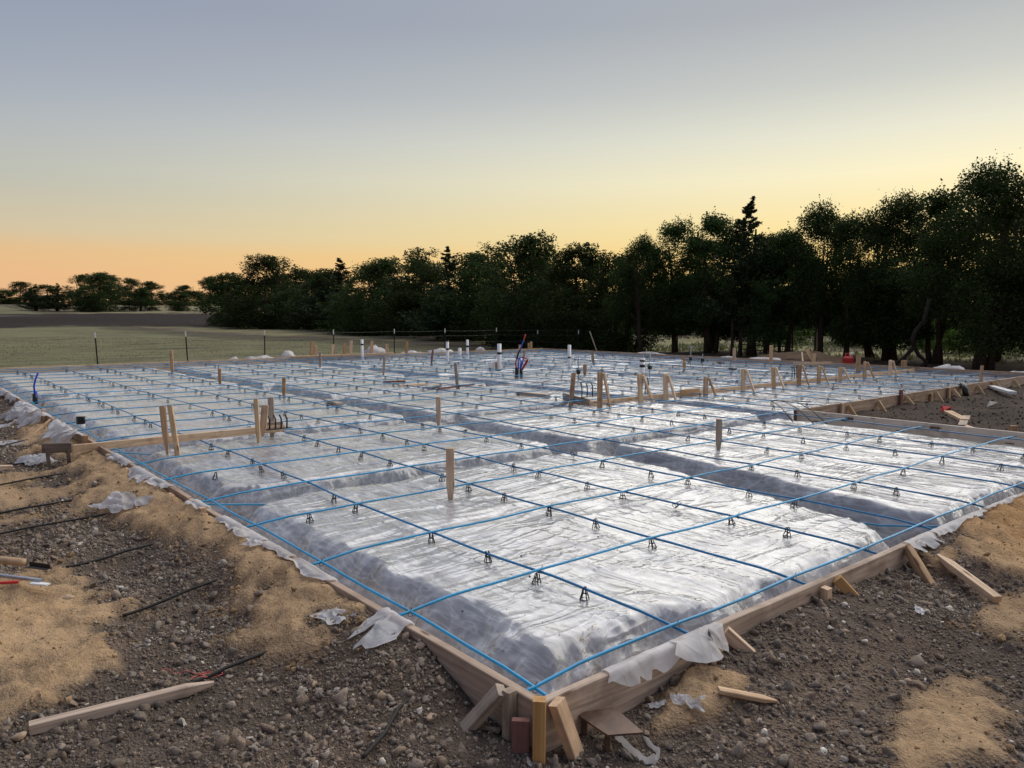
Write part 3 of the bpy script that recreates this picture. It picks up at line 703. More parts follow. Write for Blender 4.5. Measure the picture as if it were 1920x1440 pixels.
for (u, v, r, m, lab) in [
    (-.75, .71, .019, 'stone', 'smooth pale round stone in the left foreground, below the long plank'), (-.48, .87, .018, 'stone', 'white stone touching a tan stone left of the corner'),
    (-.43, .85, .023, 'stone_tan', 'tan lump beside a white stone, left of the near corner'), (-1.37, 1.24, .030, 'stone_tan', 'brown rock below the left end of the long plank'),
    (-.40, 2.11, .042, 'clod_big', 'big flat clay lump under the black cable tail in the left foreground'), (-.67, 1.66, .036, 'clod_big', 'jagged grey clay lump above the long plank'),
    (-.30, .55, .024, 'stone_tan', 'tan stone above the black cable end near the corner'), (-.22, .34, .026, 'stone_tan', 'rough tan rock left of the leaning corner brace'),
    (-.43, .40, .017, 'stone_tan', 'small tan rock at the bottom picture edge left of the corner'), (1.65, -.56, .048, 'clod_big', 'largest clay boulder in the right foreground'),
    (1.58, -.36, .024, 'stone', 'pale whitish stone right of the clay boulder'), (1.52, -.24, .017, 'stone', 'pale oval stone in the middle of the right foreground'),
    (1.56, -.29, .022, 'stone_tan', 'yellowish stone next to a pale oval stone'), (1.81, -.15, .022, 'stone', 'flat pale stone below the right form board'),
    (1.45, -.61, .026, 'stone_tan', 'pinkish stone below the clay boulder'), (.85, -.55, .030, 'clod_big', 'dark clay lump beside the sand patch in the right foreground'),
    (.99, -.62, .032, 'clod_big', 'dark crumbling clay lump above the right sand patch'), (2.15, -.75, .035, 'clod_big', 'rounded clay lump near the right picture edge'),
    (-.52, 2.02, .028, 'clod_big', 'rounded clay lump left of the flat clay lump'), (-.30, 1.75, .035, 'clod_big', 'clay lump below the sand berm on the left'),
    (-.98, 2.62, .030, 'stone_tan', 'tan stone lying in the sand by the tools'), (.10, -.22, .014, 'stone', 'small white stone below the orange corner stake')]:
    rock(u, v, r, m, lab, int(abs(u*100)+abs(v*7)))

# ------------------------------------------------------------------ post-tension cables
CU = [.18, 1.05, 2.0, 2.97, 3.85, 4.78, 5.68, 6.62, 7.30, 8.30, 9.06, 10.05, 11.12, 11.95, 12.80, 13.78, 14.88, 15.8, 16.75, 17.7, 18.65, 19.5, 20.22]      # y of cables running along x
CV = [.15, .95, 1.93, 2.70, 3.50, 4.40, 5.30, 6.15, 6.93, 7.92, 8.55, 9.25, 10.2, 11.1, 12.05, 12.95, 13.9, 14.8, 15.7, 16.6, 17.5, 18.22]                  # x of cables running along y
ZU, ZV = -.038, -.054
# every cable sags and wanders a little: one smooth offset per cable
def cable_path(kind, c, a, b, i):
    pts = []; n = max(12, int((b-a)/.12)); ph = random.uniform(0, 6.28)
    for k in range(n+1):
        s = a+(b-a)*k/n; off = .022*math.sin(s*1.1+ph)+.008*math.sin(s*4.3+ph*2)
        z = (ZU if kind == 'u' else ZV)-.006*abs(math.sin(s*3.3))
        if kind == 'u': e = sstep(.45, .0, np.float64(s)); z = z-.035*float(e)
        if kind == 'v': e = sstep(.40, .0, np.float64(s)); z = z-.03*float(e)
        if i == 0: z -= .012; off *= .5
        pts.append((s, c+off, z) if kind == 'u' else (c+off, s, z))
    return pts
CABLES = {}
for i, v in enumerate(CU):
    a = .012; b = (U1 if v < VN else U2)-.012
    p = cable_path('u', v, a, b, i); CABLES['u', i] = p
    mat = M['cable']; o = MB().tube(p, .0072, 7 if v < 9 else 5).build('tension_cable', mat, None, True)
    lab = 'blue edge cable lying just inside the near right form board' if i == 0 else ('blue edge cable lying just inside the far form' if i == len(CU)-1 else '%s blue cable from the near corner among those running rightward' % ORD[i])
    tag(o, lab, 'cable', 'blue tension cables running rightward')
    if 0 < i < len(CU)-1:
        q = [(.055, p[1][1], p[1][2]-.004), (.003, p[0][1], p[0][2]-.006)]
        MB().tube(q, .0095, 6).build('anchor_sleeve', M['black'], o, True)
for i, u in enumerate(CV):
    a = (.012 if u < U1 else VN+.012); b = V2-.012
    p = cable_path('v', u, a, b, i); CABLES['v', i] = p
    o = MB().tube(p, .0072, 7 if u < 7 else 5).build('tension_cable', M['cable' if u < .5 else 'cable2'], None, True)
    lab = 'blue edge cable lying just inside the left form board' if i == 0 else ('blue edge cable lying just inside the tree side form' if i == len(CV)-1 else ('blue edge cable along the grey notch board' if i == 9 else '%s blue cable from the left form among those running away leftward' % ORD[i]))
    tag(o, lab, 'cable', 'blue tension cables running away leftward')
def at_cable(kind, i, s):
    p = CABLES[kind, i]; ax = 0 if kind == 'u' else 1
    return min(p, key=lambda q: abs(q[ax]-s))
# cables that dip down into the beam trenches
for (pts, lab) in [([(.02, 3.95, -.10), (.25, 3.96, -.14), (.6, 3.98, -.20), (1.0, 3.98, -.27), (3.6, 3.98, -.30)], 'blue cable sloping down into the first cross trench at the left form'),
                   ([(.02, 6.85, -.10), (.3, 6.88, -.16), (.7, 6.92, -.24), (1.2, 6.95, -.30), (3.6, 6.95, -.32)], 'blue cable sloping down into the trench under the short ledge board'),
                   ([(3.86, .02, -.09), (3.84, .25, -.15), (3.86, .6, -.22), (3.95, 1.2, -.30), (4.15, 3, -.33)], 'blue cable sloping into the trench between the two near pads')]:
    tag(MB().tube(pts, .0072, 6).build('tension_cable', M['cable'], None, True), lab, 'cable')

# wire ties where cables cross, near ones only
def tie(u, v, z, label):
    b = MB(); ring = [(u+.012*math.cos(a), v+.004*math.sin(a*2), z-.007+.016*math.sin(a)) for a in [k*math.pi/4 for k in range(9)]]
    b.tube(ring, .0016, 4); b.tube([(u, v, z+.008), (u+.004, v-.003, z+.017), (u+.009, v-.002, z+.020)], .0016, 4)
    tag(b.build('wire_tie', M['black'], None, True), label, 'wire tie', 'black wire ties at cable crossings')
for j in range(0, 7):
    for i in range(0, 6):
        if (i, j) in ((2, 1), (1, 2)) : continue
        p = at_cable('u', i, CV[j]); q = at_cable('v', j, CU[i])
        tie(q[0], p[1], p[2]-.002, 'black wire tie where %s rightward cable crosses %s leftward cable' % (ORD[i], ORD[j]))

# ------------------------------------------------------------------ cable chairs
def chair_mesh():
    b = MB(); r = .0034
    ring = [(.026*math.cos(a), .020*math.sin(a), .003) for a in [k*2*math.pi/12 for k in range(13)]]
    b.tube(ring, .0026, 4)
    for sy in (-1, 1):
        # an upside-down u with splayed feet; the cable lies between the two
        y0 = .011*sy
        b.tube([(-.021, y0*1.6, .002), (-.012, y0, .036), (-.007, y0*.8, .066), (-.003, y0*.75, .070), (.003, y0*.75, .070), (.007, y0*.8, .066), (.012, y0, .036), (.021, y0*1.6, .002)], r, 5)
    for x in (-.012, .012): b.tube([(x, -.012, .034), (x, .012, .034)], r, 5)
    b.tube([(-.012, -.010, .036), (.012, .010, .036)], r*.8, 4); b.tube([(-.012, .010, .036), (.012, -.010, .036)], r*.8, 4)
    return b.mesh('cable_chair', True)
CH = chair_mesh()
chairs = []
def want(u, v): return inside(np.array([u]), np.array([v]))[0]
spots = []
for i in range(0, len(CU)):
    for j in range(0, len(CV)):
        u, v = CV[j], CU[i]
        if not want(u, v): continue
        if i in (0, len(CU)-1) or j in (0, 9, len(CV)-1): continue
        spots.append((u-.055+random.uniform(-.03, .03), v+.02, 'v', j, i, True))
for j in range(1, len(CV)-1):
    for i in range(0, len(CU)-2):
        if j == 9: continue
        u = CV[j]; v = (CU[i]+CU[i+1])/2
        if not want(u, v) or not want(u, v-.5): continue
        if i == 0: v += .05
        if random.random() < .82: spots.append((u, v+random.uniform(-.1, .1), 'v', j, i, False))
for i in range(1, 6): spots.append(((.42 if i < 3 else .5)+random.uniform(-.05, .05), CU[i], 'u', 0, i, False))
ok = []
for s in spots:
    u, v = s[0], s[1]
    if float(pad_edge(np.array([u]), np.array([v]))[0]) < .05: continue
    x, y, dep = screen(np.array(u), np.array(v), np.array(-.05)); ok.append((float(dep), s, -60 < float(x) < 1980))
ok.sort(key=lambda a: a[0])
ok = [a for a in ok if a[2]]
near, rest = ok[:300], ok[300:]
for k, (dep, (u, v, kind, j, i, cross), _) in enumerate(near):
    p = at_cable('v', j, v) if kind == 'v' else at_cable('u', i, u)
    if kind == 'v' and not cross: u = p[0]
    if kind == 'v' and cross: u = p[0]-.03; 
    if kind == 'u': v = p[1]
    o = D.objects.new('cable_chair', CH); COL.objects.link(o)
    if not CH.materials: CH.materials.append(M['black'])
    o.scale = (.92, .92, .92); o.location = (u, v, sz(u, v)-random.uniform(.0, .006)); o.rotation_euler = (random.gauss(0, .11), random.gauss(0, .11), (math.pi/2 if kind == 'v' else 0)+random.uniform(-.5, .5))
    if k in (11, 37, 62): o.rotation_euler = (1.1, .4, random.uniform(0, 3)); o.location.z += .03
    lab = ('small black cable chair where %s rightward cable crosses %s leftward cable' % (ORD[i], ORD[j])) if cross else (('small black cable chair under %s leftward cable between %s and %s rightward cables' % (ORD[j], ORD[i], ORD[i+1])) if kind == 'v' else 'small black cable chair under %s rightward cable by the left form' % ORD[i])
    tag(o, lab, 'cable chair', 'black cable chairs holding the cables up')
if rest:
    n = len(CH.vertices); co = np.zeros(n*3); CH.vertices.foreach_get('co', co); co = co.reshape(-1, 3)
    b = MB()
    for (dep, (u, v, kind, j, i, cross), _) in rest:
        a = random.uniform(0, 3.14); c, s = math.cos(a), math.sin(a); z = sz(u, v)
        b.add([(u+x*c-y*s, v+x*s+y*c, z+zz) for x, y, zz in co], [tuple(p.vertices) for p in CH.polygons])
    tag(b.build('distant_cable_chairs', M['black']), 'many tiny black cable chairs on the far part of the plastic', 'cable chair', kind='stuff')
print('chairs', len(near), len(rest))

# ------------------------------------------------------------------ black strand tails lying on the soil outside the left form
def on_ground(pts, lift=.008): return [(u, v, gz(u, v)+lift) for u, v in pts]
tails = [([(-.34, 1.29), (-.55, 1.27), (-.72, 1.25), (-1.0, 1.22)], 'black strand tail beside the pink string and the long plank'),
         ([(-.12, 2.24), (-.35, 2.22), (-.6, 2.19), (-.82, 2.17)], 'black strand tail over the big flat clay lump in the left foreground'),
         ([(-.26, 3.26), (-.45, 3.22), (-.68, 3.18), (-.9, 3.15)], 'black strand tail below the crumpled clear plastic scrap'),
         ([(-.26, 4.27), (-.6, 4.27), (-1.2, 4.24), (-2.0, 4.2)], 'long black strand tail reaching the left picture edge, above the tools'),
         ([(-.40, 4.93), (-.7, 4.92), (-1.0, 4.90), (-1.5, 4.88)], 'short black strand tail half buried in sand, left side'),
         ([(-.22, 6.12), (-.5, 6.03), (-.95, 5.92), (-1.6, 5.8)], 'black strand tail below the low stand with dark legs'),
         ([(-.30, 6.96), (-.6, 6.94), (-.9, 6.93), (-1.5, 6.9)], 'black strand tail ending at the dark stand'),
         ([(-.18, 8.62), (-.45, 8.45), (-.7, 8.25), (-1.3, 7.9)], 'black strand tail leading to the strip of white plastic'),
         ([(-.15, .50), (-.30, .44), (-.40, .36), (-.52, .30)], 'black cable end poking from the dirt left of the corner brace')]
for pts, lab in tails:
    q = []
    for (a, b) in zip(pts[:-1], pts[1:]):
        for k in range(8): q.append((a[0]+(b[0]-a[0])*k/8, a[1]+(b[1]-a[1])*k/8))
    q.append(pts[-1]); zs = [gz(u, v) for u, v in q]; q = [(u, v, (sum(zs[max(0, i-12):i+13])/len(zs[max(0, i-12):i+13]))+.012) for i, (u, v) in enumerate(q)]
    tag(MB().tube(q, .0078, 6).build('strand_tail', M['black_tail'], None, True), lab, 'cable', 'black strand tails on the soil')

# ------------------------------------------------------------------ stakes standing on the sheet
def stake(u, v, h, lean, mat, label, th=.04, wd=.06, zb=None, rz=0.0, name='wooden_stake', sink=.06, group='wooden stakes standing in the plastic'):
    z = (sz(u, v) if zb is None else zb)-sink
    a = math.radians(rz); up = (math.cos(a), math.sin(a), 0)
    top = (-.11 if zb is None else zb)+h
    o = beam(name, (u, v, z), (u+lean[0], v+lean[1], top), th, wd, M[mat], up=up, point=.16 if h > .2 else 0)
    return tag(o, label, 'stake', group)
ST = [(1.66, 2.89, .39, (0, .005), 'stake', 'tall brown stake standing alone on the nearest pad', .035, .062, -40), (5.03, 2.83, .33, (0, 0), 'stake_grey', 'brown stake standing on the right pad before the notch', .035, .058, -40),
      (3.83, 6.24, .36, (0, 0), 'stake', 'brown stake where two trenches meet in the middle', .04, .06, -40), (3.60, 10.54, .34, (.01, 0), 'stake', 'brown stake left of centre, behind the four black hooks', .04, .06, -40),
      (3.63, 13.75, .32, (0, 0), 'stake', 'short pale stake on the far left pad', .04, .06, -40), (3.77, 17.48, .55, (0, 0), 'stake', 'tall stake with nail holes near the far left form', .045, .07, -40),
      (7.46, 17.19, .41, (.01, 0), 'stake_grey', 'grey stake near the far form, left of the stacked stakes', .04, .07, -40), (7.38, 13.73, .45, (.03, -.03), 'stake_grey', 'leaning grey stake below the stacked stakes', .04, .06, -40),
      (10.53, 16.45, .41, (.05, -.03), 'stake_red', 'leaning reddish stake before the far white pipes', .04, .06, -40), (7.24, 10.52, .45, (-.06, .04), 'stake_grey', 'leaning grey stake over the loose red brown stick', .04, .06, -40),
      (13.98, 16.39, .30, (.02, 0), 'stake', 'short stake just behind the red and blue tubes', .04, .06, -40), (10.93, 10.66, .27, (0, 0), 'stake', 'short pale stake right of the tall white pipe', .045, .08, -40),
      (14.17, 13.53, .34, (-.02, .03), 'stake_grey', 'stake near the far corner with a leaning stick behind', .04, .08, -40), (6.96, 7.08, .47, (.06, -.05), 'stake', 'stake at the corner of the inner ledge board', .05, .075, -40),
      (14.14, 10.28, .34, (-.02, .02), 'stake_orange', 'reddish orange stake on the far pad', .045, .07, -40), (17.77, 11.28, .44, (0, 0), 'stake', 'pale stake at the tree side form before the dark trunks', .05, .085, -40),
      (17.96, 10.19, .55, (0, 0), 'stake_pale', 'tallest pale stake at the tree side, before the metal gate', .05, .09, -40), (17.06, 7.22, .45, (0, 0), 'stake', 'pale stake beside the red fuel can', .05, .10, -40),
      (15.47, 3.95, .40, (.03, -.02), 'stake', 'thin leaning stake at the far end of the bare soil form', .035, .05, -40), (8.95, 1.34, .20, (.01, 0), 'stake', 'wide stake standing in bare soil at the right picture edge', .04, .085, -40)]
for (u, v, h, ln, mt, lab, th, wd, rz) in ST:
    zb = gz(u, v) if not want(u, v) else None
    stake(u, v, h, ln, mt, lab, th, wd, zb=zb, rz=rz)
# the far pair with a cross piece
b1 = empty('braced_stake', (18.0, 8.93, -.11)); tag(b1, 'far pair of crossed stakes with a short cross piece before the sand pile', 'stake')
beam('stake', (18.0, 8.93, -.15), (18.02, 8.92, .26), .05, .09, M['stake_pale'], up=(.77, -.64, 0), parent=b1); beam('brace', (18.10, 8.86, -.15), (17.88, 9.06, .36), .04, .08, M['stake_pale'], up=(.77, -.64, 0), parent=b1)
beam('cross_piece', (17.55, 9.25, -.03), (18.35, 8.6, -.0), .04, .07, M['lumber'], parent=b1)

# ------------------------------------------------------------------ the two inner ledge boards with braced stakes
tag(beam('ledge_board', (-.33, 6.53, -.005), (1.87, 6.49, .005), .038, .075, M['lumber']), 'short pale ledge board crossing the left form, held by two stakes', 'board', 'inner ledge boards')
tag(beam('ledge_board', (6.83, 6.47, -.075), (12.05, 6.47, -.075), .038, .075, M['lumber']), 'long inner ledge board on braced stakes, left half', 'board', 'inner ledge boards')
tag(beam('ledge_board', (12.06, 6.47, -.07), (18.3, 6.40, -.07), .038, .075, M['lumber']), 'long inner ledge board on braced stakes, right half up to the tree side', 'board', 'inner ledge boards')
tag(beam('ledge_board', (6.85, 6.50, -.08), (7.20, 7.45, -.08), .038, .13, M['stake_grey']), 'grey short board turning back from the inner ledge corner', 'board', 'inner ledge boards')
tag(beam('wood_block', (9.0, 6.40, -.03), (9.5, 6.40, -.03), .04, .08, M['lumber']), 'short wood block nailed along the inner ledge board', 'wood block')
def braced(u, v, h, label, mat='stake_pale', d=(.13, -.13), tilt=(0, 0)):
    z = -.13; e = empty('braced_stake', (u, v, z)); tag(e, label, 'stake', 'braced stakes along the inner ledge board')
    beam('stake', (u, v, z), (u+tilt[0], v+tilt[1], z+h+.03), .045, .075, M[mat], up=(1, -.2, 0), parent=e)
    beam('brace', (u+d[0], v+d[1]-.02, z), (u+.035+tilt[0], v-.045+tilt[1], z+h+.01), .03, .055, M[mat], up=(1, .3, 0), parent=e)
RB = [(6.82, 6.25, .53, (.09, -.08)), (7.75, 6.23, .46, (.17, -.05)), (8.23, 6.10, .44, (.09, -.08)), (9.38, 6.17, .33, (.11, -.09)), (10.45, 6.13, .42, (.13, -.10)), (11.40, 6.08, .42, (.11, -.10)), (12.33, 6.10, .43, (.12, -.10)), (13.09, 6.10, .37, (.12, -.10)), (13.87, 6.05, .32, (.14, -.11)), (14.89, 6.02, .39, (.16, -.09)), (16.07, 6.0, .38, (.10, -.08))]
for k, (u, v, h, d) in enumerate(RB):
    braced(u, v, h, 'pale stake with diagonal brace on the long ledge board, %s from its left end' % ORD[k], 'stake_pale' if k % 3 else 'stake', (d[0]*1.25, d[1]*1.25), (-.02 if k in (1, 2, 5) else 0, .02 if k in (1, 2, 5) else 0))
e = empty('braced_stake', (.54, 6.28, -.13)); tag(e, 'pair of pale stakes forming an upside down v on the short ledge board', 'stake')
beam('stake', (.54, 6.28, -.14), (.52, 6.33, .375), .03, .055, M['stake'], up=(.77, -.64, 0), parent=e, point=.2); beam('brace', (.60, 6.14, -.14), (.585, 6.30, .375), .028, .05, M['stake_pale'], up=(.77, -.64, 0), parent=e)
stake(1.47, 6.24, .50, (-.01, .02), 'stake_pale', 'upright pale stake left of the four black hooks', .03, .045, rz=-40)
tag(beam('wood_shim', (1.56, 6.36, -.05), (1.60, 6.36, .30), .02, .075, M['stake'], up=(.77, -.64, 0), point=.12), 'tapered brown wood shim behind the upright pale stake', 'shim')
stake(1.78, 6.62, .46, (.0, .02), 'stake_grey', 'grey brown stake standing behind the four black hooks', .045, .065, rz=-30)
tag(beam('wood_block', (1.62, 6.55, .03), (1.86, 6.51, .03), .04, .10, M['stake_grey']), 'short grey board end behind the four black hooks', 'wood block')
def hooks(u, v, z, du, dv, n, h, label):
    e = empty('anchor_strap', (u, v, z)); tag(e, label, 'anchor hooks', 'sets of black anchor hooks on the ledge boards')
    MB().box((du*n*.5-du*.5, dv*n*.5-dv*.5, 0), (abs(du)*n+.05, abs(dv)*n+.05, .008)).build('base_plate', M['black'], e)
    for k in range(n):
        x, y = du*k, dv*k
        MB().tube([(x, y, 0), (x+.004, y, h*.35), (x+.006, y+.004, h*.7), (x-.012, y+.012, h)], .009, 6).build('hook', M['black'], e, True)
hooks(1.66, 6.40, .02, .063, -.01, 4, .155, 'set of four black curved anchor hooks on the short ledge board')
hooks(6.90, 6.72, .0, .10, -.02, 3, .22, 'set of three black curved anchor hooks at the corner of the long ledge board')
hooks(8.02, 6.50, .0, .075, 0, 4, .26, 'set of four black curved anchor hooks left of the third braced stake')
hooks(12.75, 6.50, .0, .09, 0, 4, .26, 'set of four black curved anchor hooks left of the eighth braced stake')

# ------------------------------------------------------------------ plumbing and conduit stubs
def pipe(u, v, h, r, label, bands=(), lean=(0, 0), mat='pvc', zb=None):
    z = -.15; drop = max(0.0, -.13-sz(u, v))+.05; e = empty('pipe_stub', (u, v, z)); tag(e, label, 'pipe', 'pipe stubs rising from the plastic')
    MB().tube([(0, 0, -drop), (0, 0, 0), (lean[0], lean[1], h+.03)], r, 14).build('pipe', M[mat], e, True)
    for (a, b) in bands:
        f = lambda t: (lean[0]*t/(h+.03), lean[1]*t/(h+.03), t)
        MB().tube([f(a+.03), f(b+.03)], r+.004, 14).build('tape_band', M['tape'], e, True)
    return e
pipe(10.35, 20.15, .62, .045, 'white banded pipe at the far form among the stacked stakes', [(.44, .49)])
pipe(11.78, 17.42, .64, .045, 'white banded pipe, left one of the two tall ones before the far form', [(.34, .40), (.60, .64)])
pipe(13.6, 19.3, .29, .06, 'short wide white pipe between two tall banded pipes')
pipe(14.0, 19.4, .56, .045, 'white banded pipe at the far form, right of the short wide pipe', [(.30, .37)])
e = pipe(10.46, 13.24, .69, .052, 'tall white pipe with a white box at its foot', [(.42, .48), (.0, .03)])
MB().box((-.16, .13, .13), (.11, .11, .24), bev=.006).build('pipe_box', M['pvc'], e); MB().box((-.16, .13, .02), (.116, .116, .03)).build('tape_band', M['tape'], e); MB().box((-.06, .05, .13), (.05, .05, .26)).build('wood_stub', M['stake'], e)
pipe(12.39, 12.69, .63, .045, 'tall white pipe right of the red and blue tubes', [(.28, .32)])
e = pipe(10.96, 8.96, .49, .055, 'pipe wrapped in black and white bands behind the second braced stake', [(.0, .17), (.30, .36), (.42, .46)])
MB().tube([(.03, 0, .4), (.035, 0, .64)], .012, 6).build('rod', M['pvc_grey'], e)
e = empty('pipe_stub', (.22, 8.77, -.12)); tag(e, 'black capped white pipe stub at the left form above the white plastic bundle', 'pipe')
MB().tube([(0, 0, 0), (0, 0, .09)], .045, 14).build('pipe', M['pvc'], e, True); MB().tube([(0, 0, .07), (0, 0, .155), (0, 0, .16)], [.05, .05, .052], 14).build('cap', M['tape'], e, True)
e = empty('tube_stub', (.22, 12.28, -.12)); tag(e, 'bent blue water tube standing at the far left form', 'tube')
MB().tube([(0, 0, 0), (0, 0, .16)], .035, 10).build('sleeve', M['tape'], e, True); MB().tube([(0, 0, .14), (-.005, 0, .28), (.02, -.02, .40), (.06, -.04, .50)], .014, 8).build('tube', M['blue_pex'], e, True)
MB().tube([(.015, 0, .08), (.016, 0, .2)], .025, 8).build('tape_band', M['blue_pex'], e, True)
e = empty('tube_bundle', (9.53, 11.39, -.12)); tag(e, 'bundle of red and blue water tubes rising from a black sleeve', 'tube')
MB().tube([(-.03, .02, 0), (-.03, .02, .22)], .045, 10).build('sleeve', M['tape'], e, True); MB().tube([(.05, -.04, 0), (.05, -.04, .17)], .04, 10).build('sleeve', M['tape'], e, True)
for k, (c, pts) in enumerate([('red_pex', [(-.04, .03, .2), (-.05, .04, .34), (-.03, .02, .42)]), ('blue_pex', [(0, 0, .15), (.0, 0, .42), (.03, -.02, .45), (.09, -.07, .44), (.07, -.05, .3), (.03, -.02, .15)]), ('blue_pex', [(.03, -.02, .15), (.05, -.04, .36), (.02, 0, .44)]), ('red_pex', [(.06, -.05, .15), (.16, -.13, .36), (.17, -.14, .42), (.06, -.05, .47)]),
                            ('red_pex', [(.05, -.04, .15), (.11, -.09, .30), (.15, -.12, .40)]), ('tape', [(-.03, .02, .42), (0, 0, .55), (.03, -.02, .62)]), ('blue_pex', [(.03, -.02, .62), (.07, -.05, .76), (.10, -.07, .84)]), ('red_pex', [(.10, -.07, .84), (.13, -.09, .98)])]):
    MB().tube(pts, .016 if c != 'tape' else .022, 7).build('tube', M[c], e, True)
def conduit(u, v, h, label, cap=True, bent=False):
    e = empty('conduit_stub', (u, v, -.13)); tag(e, label, 'conduit', 'thin conduit stubs rising from the plastic')
    MB().tube([(0, 0, 0), (0, 0, .30), (.005, 0, .30+h)], .012, 6).build('rod', M['galv'], e, True)
    if cap: MB().box((0, 0, .24), (.07, .07, .09), bev=.008).build('cap', M['tape'], e)
    if bent: MB().tube([(.0, 0, .2), (.01, 0, .12), (.08, -.05, .05), (.3, -.2, .015)], .016, 7).build('tube', M['pvc_grey'], e, True)
conduit(9.61, 9.54, .28, 'grey conduit with a rod and a tube bending along the plastic', True, True)
conduit(11.86, 9.51, .26, 'thin rod in a black capped conduit right of the black and white pipe')
conduit(15.42, 11.07, .30, 'tall thin rod in a black capped conduit on the far pad')
conduit(15.15, 10.48, .10, 'short black capped conduit before the far crossed stakes')
for (u, v, lab) in [(16.25, 10.68, 'low white cap with black top, the farther of two'), (14.47, 9.08, 'low white cap with black top, the nearer of two')]:
    e = empty('capped_pipe', (u, v, -.13)); tag(e, lab, 'pipe cap', 'low capped pipe stubs'); MB().tube([(0, 0, 0), (0, 0, .09)], .06, 12).build('pipe', M['pvc'], e, True); MB().box((0, 0, .115), (.17, .14, .04), bev=.008).build('cap', M['tape'], e)

# loose lumber lying on the plastic
for (a, b, th, wd, mt, lab) in [((6.05, 10.85), (6.75, 11.0), .09, .03, 'lumber', 'pale loose board on the plastic, left of the grey leaning stake'), ((6.45, 10.45), (6.95, 10.75), .09, .03, 'stake_grey', 'grey loose board under the pale loose board'),
                             ((6.35, 11.95), (6.75, 11.75), .09, .035, 'lumber_red', 'small reddish loose board behind the two loose boards'), ((6.36, 9.95), (7.55, 10.45), .05, .035, 'lumber_red', 'thin red brown stick at the foot of the leaning grey stake'),
                             ((7.08, 8.52), (7.10, 7.72), .09, .045, 'lumber', 'tapered pale board lying before the red and blue tubes'), ((3.86, 9.45), (3.76, 8.80), .10, .035, 'stake_grey', 'short grey brown board on the plastic left of the middle trench')]:
    z0 = max(sz(*a), -.13)+.03; z1 = max(sz(*b), -.13)+.03
    tag(beam('loose_board', (a[0], a[1], z0), (b[0], b[1], z1), th, wd, M[mt]), lab, 'board', 'loose boards lying on the plastic')
# three dark bars leaning at the notch corner
for k, (a, b) in enumerate([((8.62, 4.42), (7.32, 3.32)), ((8.66, 4.22), (7.36, 3.06)), ((8.72, 4.06), (7.44, 2.92))]):
    tag(MB().tube([(a[0], a[1], .02), ((a[0]+b[0])/2, (a[1]+b[1])/2, .015), (b[0], b[1], -.06)], .007, 6).build('steel_bar', M['steel'], None, True), ['leftmost of three thin dark steel bars by the notch corner', 'middle one of three thin dark steel bars by the notch corner', 'rightmost of three thin dark steel bars by the notch corner'][k], 'steel bar')
tag(MB().tube([(8.60, 4.44, .022), (8.95, 3.98, .022)], .007, 6).build('steel_bar', M['steel']), 'short dark cross bar at the top of the three steel bars', 'steel bar')
# dark pocket formers on the notch board
for k, v in enumerate([.75, 1.9, 2.95]):
    tag(MB().box((U1-.016, v, -.055), (.028, .10, .045), bev=.004).build('anchor_block', M['rust']), 'rust brown anchor block on the grey notch board, %s from the right' % ORD[k], 'anchor block', 'anchor blocks on the notch board')
tag(MB().box((U1-.01, VN-.005, -.10), (.05, .03, .18), bev=.004).build('anchor_block', M['rust']), 'dark brown end block at the notch corner', 'anchor block')

# ------------------------------------------------------------------ torn plastic hanging over the forms
def flap(side, s0, s1, length, slope, label, seed, puff=0.0, ragged=.5, lift=0.0, amp=.02, inset=.03):
    """film that comes up from inside the form, turns over its top edge and falls outwards"""
    ns = max(14, int((s1-s0)/.022)); nt = max(12, int((length+inset+BT)/.018)); S = np.linspace(s0, s1, ns); T = np.linspace(0, 1, nt)
    Sg, Tg = np.meshgrid(S, T, indexing='ij')
    Ls = length*(1-ragged*.4+ragged*(1.3*noise2(S*2.6+seed, S*0+seed*1.3, seed)+.45*np.abs(noise2(S*8.0, S*0+2.2, seed+3))))
    endt = np.clip(np.minimum((S-s0), (s1-S))/(.22*(s1-s0)), 0, 1)**.7; tear = np.clip((ridge(S*7.0+seed*.7, S*0+.3, seed+12)-.72)*3.6, 0, 1)*.75; Ls = np.maximum(Ls*(.35+.65*endt)*(1-tear), .03)
    l = -inset+Tg*(inset+BT+Ls[:, None])
    th = math.radians(slope)
    d = np.where(l < 0, l*.15-.002, np.where(l < BT, l, BT+.004+(l-BT)*math.cos(th))); z = np.where(l < 0, .004+l, np.where(l < BT, .006, .006-(l-BT)*math.sin(th)))
    over = np.clip((l-BT)/np.maximum(Ls[:, None], .02), 0, 1)
    cr = (ridge(Sg*5+seed, l*5+seed, seed+5)**2*1.4+ridge(Sg*11+3*l, l*8+seed, seed+6)*.45-.6)*amp*np.clip(l/.06, .15, 1)
    z = z+cr*.8+puff*np.sin(np.pi*np.clip(over, 0, 1)**.8)*(.6+.5*noise2(Sg*6, l*5, seed+8))+lift*(l > -.01)
    d = d+np.where(l > 0, cr*.7, 0); Sg = Sg+noise2(Sg*7+3, l*7, seed+9)*.02*over+ (over*(noise2(l*4+seed, Sg*0+.5, seed+2))*.10)
    if side == 'L': U = -d; Vv = Sg
    else: U = Sg; Vv = -d
    g = ground_h(U, Vv)+.016+np.abs(cr)*.35
    z = np.where(d > BT*.9, np.maximum(z, g), z)
    z = np.where((d > -.001) & (d < BT+.004), np.maximum(z, .0045), z)
    V = np.stack([U, Vv, z], -1).reshape(-1, 3); idx = np.arange(ns*nt).reshape(ns, nt)
    F = np.stack([idx[:-1, :-1], idx[1:, :-1], idx[1:, 1:], idx[:-1, 1:]], -1).reshape(-1, 4)
    o = link('plastic_flap', np_mesh('plastic_flap', V, F, True), M['flap'])
    tag(o, label, 'plastic', 'torn edges of plastic hanging over the forms')
